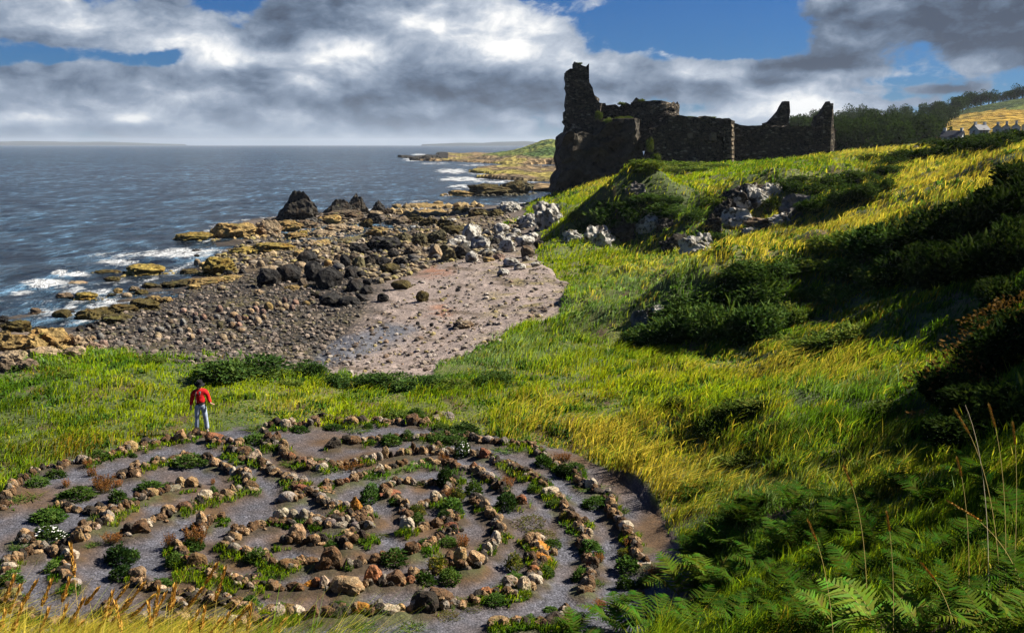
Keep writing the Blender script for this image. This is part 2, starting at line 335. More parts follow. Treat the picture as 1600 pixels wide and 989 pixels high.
# rows of (x, y of the foot, width, height, code); small letters are stones, capitals are plants
ROWS = [
 ('outer wall seaward of the person', [
  (2, [(370,285,90,70,'b'),(290,255,60,45,'k'),(302,292,42,34,'p'),(240,312,70,45,'t'),(175,328,125,125,'t')]),
  (1, [(1500,270,90,65,'b'),(1405,302,80,55,'b'),(1310,292,120,75,'k'),(1290,330,60,40,'p'),(1165,355,130,115,'t'),(1090,378,85,80,'t'),(1200,390,80,60,'G'),(990,405,60,55,'t'),(930,405,62,55,'r'),(890,440,170,110,'G'),(815,472,50,45,'b'),(740,462,115,85,'g'),(790,500,100,90,'H'),(650,470,40,30,'k'),(590,475,95,65,'b'),(535,512,65,45,'t'),(465,500,62,45,'p'),(490,570,180,100,'G'),(305,532,110,75,'p'),(310,650,220,110,'G'),(235,590,60,50,'t'),(70,690,120,125,'t'),(170,790,260,90,'S'),(25,900,60,50,'b')])]),
 ('row from person to cairn', [
  (2, [(480,325,150,110,'r'),(540,355,90,65,'r'),(630,352,90,75,'g'),(715,352,75,75,'t'),(640,440,95,85,'k'),(735,445,85,75,'b'),(790,425,70,65,'b'),(800,400,100,70,'G'),(720,490,50,35,'b'),(850,512,115,115,'p'),(930,525,85,60,'p'),(1000,592,125,75,'t'),(1045,640,110,70,'t'),(1115,655,70,60,'k'),(1190,702,135,95,'g'),(1290,705,90,62,'g'),(1190,772,62,52,'g'),(1275,805,130,105,'r'),(1265,845,85,40,'k'),(1150,882,155,110,'g'),(1390,805,105,85,'g'),(1460,862,85,75,'g'),(1515,912,95,85,'g'),(1550,945,60,55,'t')]),
  (3, [(35,890,90,55,'g'),(135,932,120,85,'g'),(230,945,75,85,'g')])]),
 ('central cairn', [
  (3, [(320,985,100,155,'o')]),
  (7, [(15,125,60,62,'g'),(75,165,85,85,'g'),(140,115,70,75,'b'),(165,172,115,65,'g'),(225,145,62,85,'p'),(300,105,60,50,'g'),(288,168,80,62,'g'),(345,60,60,60,'r'),(385,70,90,90,'t'),(425,105,42,60,'b'),(365,110,60,50,'r'),(385,160,115,55,'m'),(215,228,105,55,'m'),(265,210,36,42,'t'),(235,268,80,50,'k'),(330,275,75,90,'k'),(385,275,60,60,'b'),(175,295,60,52,'r'),(225,338,72,62,'t')])]),
 ('hairpin row before the person', [
  (6, [(190,560,30,24,'b')]),
  (1, [(1215,505,95,75,'t'),(1205,592,115,62,'t'),(1060,600,100,40,'k'),(1310,512,90,72,'t'),(1480,462,80,42,'p'),(1410,440,140,90,'G')]),
  (2, [(25,520,60,60,'p'),(215,472,62,52,'r'),(250,540,330,110,'G'),(290,492,52,42,'t'),(350,480,50,40,'b'),(430,505,92,92,'k'),(500,555,115,95,'t'),(590,595,125,80,'t'),(650,635,62,82,'p'),(705,632,72,52,'g'),(780,660,85,95,'t'),(760,690,110,60,'k'),(820,768,135,105,'b'),(825,790,130,65,'t'),(710,785,65,72,'g'),(665,805,60,92,'t'),(600,842,122,92,'t'),(480,800,90,110,'G'),(475,690,60,80,'H'),(490,862,92,85,'b'),(400,872,132,112,'p'),(290,925,80,60,'p'),(210,965,135,95,'b'),(65,990,115,95,'t')]),
  (5, [(1380,55,95,65,'b'),(1270,105,82,75,'p'),(1190,175,170,125,'b'),(1110,160,90,90,'k'),(1100,192,62,42,'g'),(950,250,200,130,'H'),(1000,420,280,220,'K'),(1130,370,130,120,'G'),(1020,560,230,170,'K'),(1175,565,155,115,'t'),(1190,620,120,60,'k'),(1360,630,200,110,'G'),(1385,655,82,52,'p'),(1470,685,95,62,'g')])]),
 ('finger row by the daisies', [
  (2, [(285,738,112,105,'t'),(190,745,105,105,'t'),(85,785,165,70,'g'),(60,710,90,60,'G')]),
  (1, [(1370,765,112,85,'t'),(1270,805,100,75,'g'),(1330,700,260,140,'G'),(1150,885,65,95,'b'),(1200,860,120,90,'G'),(1060,800,170,160,'G'),(900,680,240,160,'H'),(1060,660,100,100,'H'),(930,720,160,170,'H'),(640,800,330,170,'G'),(600,860,110,80,'M'),(530,872,112,80,'t'),(590,660,110,110,'H'),(820,560,110,120,'H'),(1065,935,62,62,'t'),(965,975,105,80,'p'),(850,970,150,130,'S'),(350,950,200,150,'S'),(400,985,330,160,'G')]),
  (5, [(905,95,112,105,'t'),(800,135,112,70,'p'),(720,115,45,42,'p'),(680,245,92,125,'t'),(770,270,130,90,'S'),(420,60,200,120,'G'),(380,240,340,200,'D'),(190,240,110,110,'t'),(130,300,160,110,'S'),(590,385,140,95,'p'),(450,470,160,110,'G'),(540,540,145,100,'k'),(620,640,120,80,'g'),(620,610,90,90,'G'),(310,345,90,50,'t'),(100,415,70,38,'p'),(60,490,145,82,'p'),(60,600,200,160,'G'),(100,760,110,125,'m')])]),
 ('middle row of large blocks', [
  (6, [(965,935,115,125,'p'),(860,958,85,85,'k'),(760,935,112,72,'b')]),
 ]),
 ('short row below the cairn', [
  (6, [(1120,275,132,155,'t'),(1020,292,105,90,'k'),(1230,305,62,80,'b'),(1290,315,155,62,'t'),(1390,310,80,70,'G')]),
  (7, [(20,270,60,60,'k'),(100,330,130,70,'G'),(500,235,330,90,'M'),(340,300,160,70,'M')])]),
 ('inner loop round the cairn', [
  (6, [(990,115,130,125,'p'),(1100,112,72,110,'g'),(1165,112,70,110,'g'),(1210,100,45,80,'g'),(1280,142,122,75,'g'),(1390,162,92,80,'g'),(910,142,72,72,'b'),(790,165,115,75,'t'),(690,215,82,72,'t'),(650,200,60,50,'b'),(600,272,112,92,'t'),(540,305,85,82,'k'),(600,375,112,102,'g'),(675,385,100,65,'r'),(770,450,200,130,'G'),(830,405,72,52,'t'),(915,495,82,95,'b'),(1040,515,172,102,'b'),(1160,475,72,82,'t'),(1240,475,142,75,'b'),(1350,520,100,120,'b')]),
  (7, [(80,505,160,180,'b'),(250,495,122,72,'p'),(345,465,72,55,'t'),(420,445,52,42,'t'),(590,470,250,170,'G'),(745,395,112,112,'b'),(805,355,50,60,'r'),(860,300,130,70,'G'),(870,340,80,62,'t'),(945,275,64,64,'b'),(1040,300,160,90,'G'),(1065,195,150,95,'r'),(1050,225,90,40,'t'),(1030,100,170,120,'K'),(1095,90,42,62,'r'),(1170,320,140,160,'H'),(800,120,120,110,'G'),(710,195,115,125,'p'),(700,50,60,50,'r')]),
  (3, [(1050,875,115,105,'p'),(1070,895,60,40,'b'),(1200,980,260,200,'G'),(1190,830,170,120,'H'),(1250,850,170,170,'Y'),(1400,800,180,170,'G'),(1130,720,210,220,'K'),(1240,690,80,50,'r'),(870,715,330,120,'M'),(710,705,95,55,'t'),(620,755,95,75,'t'),(620,790,110,50,'G'),(555,775,70,60,'p'),(630,828,185,55,'r'),(700,900,150,90,'G'),(780,930,65,85,'t'),(880,985,180,130,'Y'),(760,980,90,50,'p'),(440,870,230,210,'D')])]),
 ('middle row of large blocks', [
  (6, [(650,985,112,105,'t'),(520,985,80,60,'b'),(490,105,85,80,'b'),(430,115,65,70,'b'),(340,160,78,125,'t'),(270,330,230,280,'H'),(260,340,170,120,'G'),(70,330,130,180,'H'),(140,345,92,92,'t'),(170,425,110,110,'b'),(215,480,80,90,'r'),(290,510,150,150,'b'),(250,540,150,60,'k'),(330,540,90,62,'b'),(100,480,160,140,'G'),(420,525,75,55,'g'),(420,605,92,55,'r'),(570,605,65,72,'p'),(630,645,82,62,'p'),(760,605,75,60,'t'),(750,668,92,65,'p'),(840,655,72,75,'k'),(910,665,112,95,'b'),(900,580,120,60,'G'),(990,688,62,52,'b'),(1080,678,102,72,'b'),(1150,685,82,80,'b'),(1210,655,72,62,'o'),(1270,645,72,82,'r'),(1345,658,82,112,'p')]),
  (7, [(215,700,270,155,'t'),(430,625,150,155,'r'),(595,640,165,135,'b'),(750,628,92,70,'r'),(755,570,70,60,'t'),(960,520,180,200,'Y'),(860,630,170,140,'G'),(1060,610,200,150,'G'),(1140,490,105,155,'t'),(1060,440,80,60,'b'),(1205,520,60,40,'g'),(1270,485,142,125,'t'),(1375,395,85,120,'p')]),
  (8, [(25,385,75,80,'p'),(40,330,80,80,'t'),(70,300,90,110,'p'),(60,200,70,60,'G'),(110,215,65,70,'t'),(95,150,62,55,'p'),(85,100,60,55,'t')]),
  (4, [(60,985,75,95,'b'),(25,930,70,90,'t')]),
  (3, [(1500,960,95,110,'t'),(1410,875,100,85,'k'),(1440,840,70,50,'g')])]),
 ('row with the orange block', [
  (2, [(1530,725,85,62,'b'),(1480,790,132,70,'r')]),
  (3, [(40,795,112,72,'t'),(70,735,92,62,'b'),(170,725,102,72,'b'),(235,705,65,60,'r'),(290,695,92,52,'b'),(350,655,45,42,'b'),(400,645,65,52,'t'),(455,630,50,35,'p'),(540,640,110,52,'p'),(535,610,85,85,'p'),(600,598,80,62,'t'),(660,580,82,62,'k'),(720,555,82,65,'b'),(770,545,62,62,'b'),(850,552,92,45,'g'),(925,535,65,52,'t'),(990,515,52,42,'p'),(1050,545,92,72,'t'),(1120,540,120,140,'H'),(1180,535,92,75,'b'),(1240,575,82,82,'b'),(1315,588,110,65,'g'),(1390,585,82,82,'r'),(1440,615,62,72,'t'),(1490,645,82,72,'g'),(1545,675,82,82,'g')]),
  (4, [(30,625,82,82,'g'),(110,700,112,85,'t'),(190,690,140,150,'H'),(190,880,230,220,'K'),(310,838,112,95,'r')]),
  (8, [(350,170,280,230,'M'),(440,270,300,180,'M'),(440,265,75,55,'p'),(540,320,170,110,'G'),(345,280,70,50,'t'),(430,345,172,70,'o'),(460,445,150,92,'o'),(350,430,90,80,'k'),(430,485,112,65,'t'),(395,545,112,90,'r'),(390,625,132,92,'p'),(225,500,190,180,'Y'),(230,600,180,110,'G'),(500,560,130,110,'G'),(310,695,122,132,'p'),(190,645,122,95,'p'),(200,745,122,75,'t'),(60,715,122,55,'r'),(60,800,200,110,'G'),(330,740,120,60,'M')]),
  (7, [(1340,745,132,92,'r'),(850,860,220,200,'k'),(980,800,220,170,'b'),(1130,800,200,150,'M'),(1000,900,330,130,'M'),(1240,830,220,110,'M'),(640,868,115,72,'t'),(560,888,175,95,'p'),(490,875,100,85,'p'),(430,820,90,60,'G'),(320,875,155,105,'o'),(150,810,150,80,'G'),(80,905,172,105,'b'),(180,870,80,50,'k'),(340,970,190,80,'S'),(740,985,190,60,'S')]),
  (6, [(1390,905,90,85,'b'),(1310,895,75,65,'k'),(1255,912,92,112,'b'),(1120,908,100,105,'p'),(1040,880,102,95,'b'),(990,800,100,60,'G'),(960,865,85,85,'p'),(900,878,102,82,'t'),(840,870,60,50,'g'),(770,895,112,65,'t'),(690,855,132,82,'t'),(720,790,150,110,'G'),(560,770,70,50,'g'),(500,815,105,92,'k'),(400,772,92,65,'p'),(330,740,90,50,'k'),(250,795,185,95,'k'),(230,730,120,90,'t'),(140,735,60,60,'p'),(180,950,110,80,'b')])]),
 ('broken middle ring row', [
  (2, [(970,345,95,110,'b'),(1050,335,85,100,'b'),(990,390,60,40,'b'),(930,260,70,80,'p'),(850,330,260,130,'G'),(860,210,210,140,'S'),(1120,400,82,100,'t'),(1130,445,80,82,'t'),(1190,482,72,72,'r'),(1180,530,170,70,'S'),(1275,540,122,95,'b'),(1360,505,65,52,'t'),(1420,500,140,70,'S'),(1375,575,105,102,'t'),(1470,595,100,80,'p'),(1490,550,100,70,'t'),(1552,560,52,52,'t')]),
  (3, [(50,545,82,62,'p'),(110,565,62,52,'t'),(250,580,320,100,'H'),(410,495,72,62,'g'),(475,508,72,85,'p'),(540,495,62,82,'g'),(590,480,62,112,'t'),(640,468,52,62,'k'),(725,455,85,85,'t'),(790,445,72,72,'m'),(842,415,52,92,'b'),(880,435,42,62,'b'),(925,440,62,85,'t'),(1050,375,142,55,'k'),(1070,445,112,62,'t'),(1165,420,125,62,'k'),(1300,460,160,190,'D'),(1400,445,115,55,'b'),(1500,485,112,105,'r')]),
  (4, [(20,415,62,72,'t'),(130,475,132,72,'k'),(190,472,62,52,'t'),(265,525,102,75,'b'),(320,560,72,82,'b'),(410,595,92,72,'t'),(365,605,70,60,'g'),(480,600,60,50,'G'),(505,645,92,62,'b'),(515,700,102,85,'b'),(420,710,140,90,'G'),(590,770,155,105,'p'),(675,805,72,65,'r'),(700,810,130,90,'S'),(620,860,170,90,'G'),(700,895,82,92,'b'),(760,940,92,85,'k'),(720,985,110,80,'b')]),
  (8, [(700,125,112,105,'b'),(640,110,80,90,'Y'),(790,125,62,52,'t'),(750,195,92,85,'t'),(835,245,75,85,'p'),(780,280,72,65,'b'),(860,370,240,150,'G'),(930,440,110,110,'H'),(830,455,85,85,'t'),(850,490,72,62,'r'),(770,590,180,130,'G'),(860,580,72,85,'t'),(820,650,82,85,'t'),(900,640,130,80,'S'),(800,705,115,62,'b'),(940,800,150,100,'H')])]),
 ('far wall at the meadow', [
  (2, [(970,185,62,52,'p'),(1050,185,92,95,'k'),(1130,190,92,95,'p'),(1190,165,62,75,'p'),(1260,220,180,90,'G'),(1400,165,92,115,'t'),(1470,105,82,90,'k'),(1530,100,72,62,'p')]),
  (3, [(70,95,82,62,'p'),(100,200,200,90,'G'),(170,125,102,72,'b'),(285,170,112,82,'t'),(270,105,112,52,'t'),(330,215,210,80,'S'),(370,155,92,82,'k'),(430,180,100,60,'G'),(540,125,62,60,'p'),(510,145,72,62,'b'),(600,165,92,55,'t'),(690,155,92,55,'t'),(840,170,115,115,'b'),(890,150,50,60,'k'),(950,170,85,85,'t'),(1045,150,125,110,'p'),(1110,65,105,52,'g'),(1165,112,110,85,'g'),(860,100,190,120,'G'),(1100,210,200,100,'G'),(1310,240,270,150,'K')])]),
 ('wall between the far paths', [
  (3, [(115,385,132,112,'k'),(185,345,70,50,'t'),(240,345,102,85,'k'),(310,345,132,95,'b'),(390,335,65,65,'p'),(460,310,95,65,'b'),(440,350,120,60,'G'),(555,305,72,72,'k'),(640,345,200,150,'G'),(735,300,60,60,'b'),(800,310,120,110,'G'),(920,308,122,52,'g'),(1010,298,62,65,'t'),(1075,295,105,85,'k'),(1155,282,42,42,'p'),(1235,305,112,62,'t'),(1330,285,85,52,'t'),(1400,320,82,82,'k'),(1440,325,62,62,'t'),(1530,335,115,75,'g'),(1150,345,130,50,'S')]),
  (4, [(140,280,122,52,'k'),(290,305,122,55,'b'),(400,310,112,65,'b'),(200,350,250,80,'S'),(470,355,72,65,'t'),(530,480,210,150,'G'),(690,430,190,110,'H'),(650,500,52,62,'t'),(735,590,210,150,'K'),(850,570,120,80,'S'),(820,555,85,42,'g'),(815,595,62,38,'p'),(860,640,92,55,'g'),(880,685,92,65,'k'),(955,700,110,105,'p'),(1020,750,115,65,'k'),(950,720,230,70,'S'),(1105,770,82,82,'g'),(990,860,260,140,'G'),(1140,880,95,115,'t'),(1220,920,150,160,'S'),(1140,960,82,85,'b'),(1215,988,92,45,'t')]),
  (8, [(1030,80,72,90,'t'),(1090,120,92,65,'g'),(1150,185,110,95,'p'),(1160,240,85,65,'t'),(1170,310,110,100,'H'),(1130,390,130,90,'Y'),(1235,340,60,60,'g'),(1210,395,52,75,'t'),(1180,520,240,160,'G'),(1290,480,112,55,'p'),(1390,560,170,140,'H'),(1300,620,170,120,'G'),(1150,640,160,140,'G'),(1270,700,80,90,'H'),(1160,740,150,70,'H')])]),
 ('front wall at the ferns', [
  (8, [(110,985,190,92,'t'),(270,985,112,72,'b'),(360,930,130,90,'G'),(400,985,62,55,'p'),(530,985,165,135,'k'),(640,890,112,112,'b'),(530,830,130,60,'G'),(620,985,80,80,'b')])]),
 ('front wall among golden stems', [
  (5, [(900,845,152,85,'p'),(1110,985,150,130,'k'),(30,770,110,110,'m'),(260,920,90,60,'k'),(960,985,110,80,'t'),(1300,960,120,90,'k')]),
  (6, [(600,965,92,90,'p'),(170,975,95,72,'b'),(330,950,100,60,'t')])]),
]
SCOL = {'t': (.245, .162, .085, .5), 'b': (.105, .062, .030, .35), 'k': (.032, .025, .018, .3), 'p': (.32, .255, .18, .8), 'g': (.20, .17, .135, .1), 'r': (.20, .085, .038, .3), 'o': (.34, .15, .024, .12), 'm': (.16, .145, .045, .15)}
SNAME = {'t': 'tan', 'b': 'brown', 'k': 'dark', 'p': 'pale lichened', 'g': 'grey', 'r': 'rusty red', 'o': 'orange', 'm': 'mossy green'}
PNAME = {'G': 'green leafy clump', 'H': 'rusty seeding herb', 'M': 'low mossy cushion', 'D': 'white flowering daisy clump', 'K': 'dark dense plant clump', 'Y': 'yellow-green plant clump', 'S': 'grass tuft'}
ITEMS = []                          # (row name, u, v, width px, height px, code)
for rname, tiles in ROWS:
    for t, lst in tiles:
        ox, oy, sc = TILE[t]
        for (x, y, w, h_, c) in lst:
            ITEMS.append((rname, ox + x / sc, oy + y / sc, w / sc, h_ / sc, c))

# ------------------------------------------------------------------ shore rocks: (u, v of the foot, width px, height px, shape, colour)
T = {'S1': (0, 380, 4.708), 'S2': (240, 290, 6.154), 'S3': (480, 280, 6.154), 'S4': (640, 290, 6.154), 'S5': (240, 430, 5.82), 'S6': (480, 420, 5.82), 'S7': (620, 200, 5.714)}
ROCKC = {'k': (.02, .0185, .017, .05), 'K': (.035, .031, .024, .3), 'y': (.185, .135, .03, .2), 'o': (.22, .15, .055, .25), 't': (.24, .18, .11, .3), 'p': (.085, .074, .056, .82), 'w': (.06, .046, .013, .1), 'v': (.09, .078, .038, .35), 'b': (.105, .078, .05, .3), 'r': (.22, .145, .11, .2), 'g': (.115, .11, .10, .2)}
ROCKN = {'k': 'black basalt', 'K': 'dark lichened', 'y': 'yellow weed-covered', 'o': 'ochre lichened', 't': 'tan', 'p': 'white lichened', 'w': 'dark weedy', 'v': 'olive mossy', 'b': 'brown', 'r': 'pinkish', 'g': 'grey'}
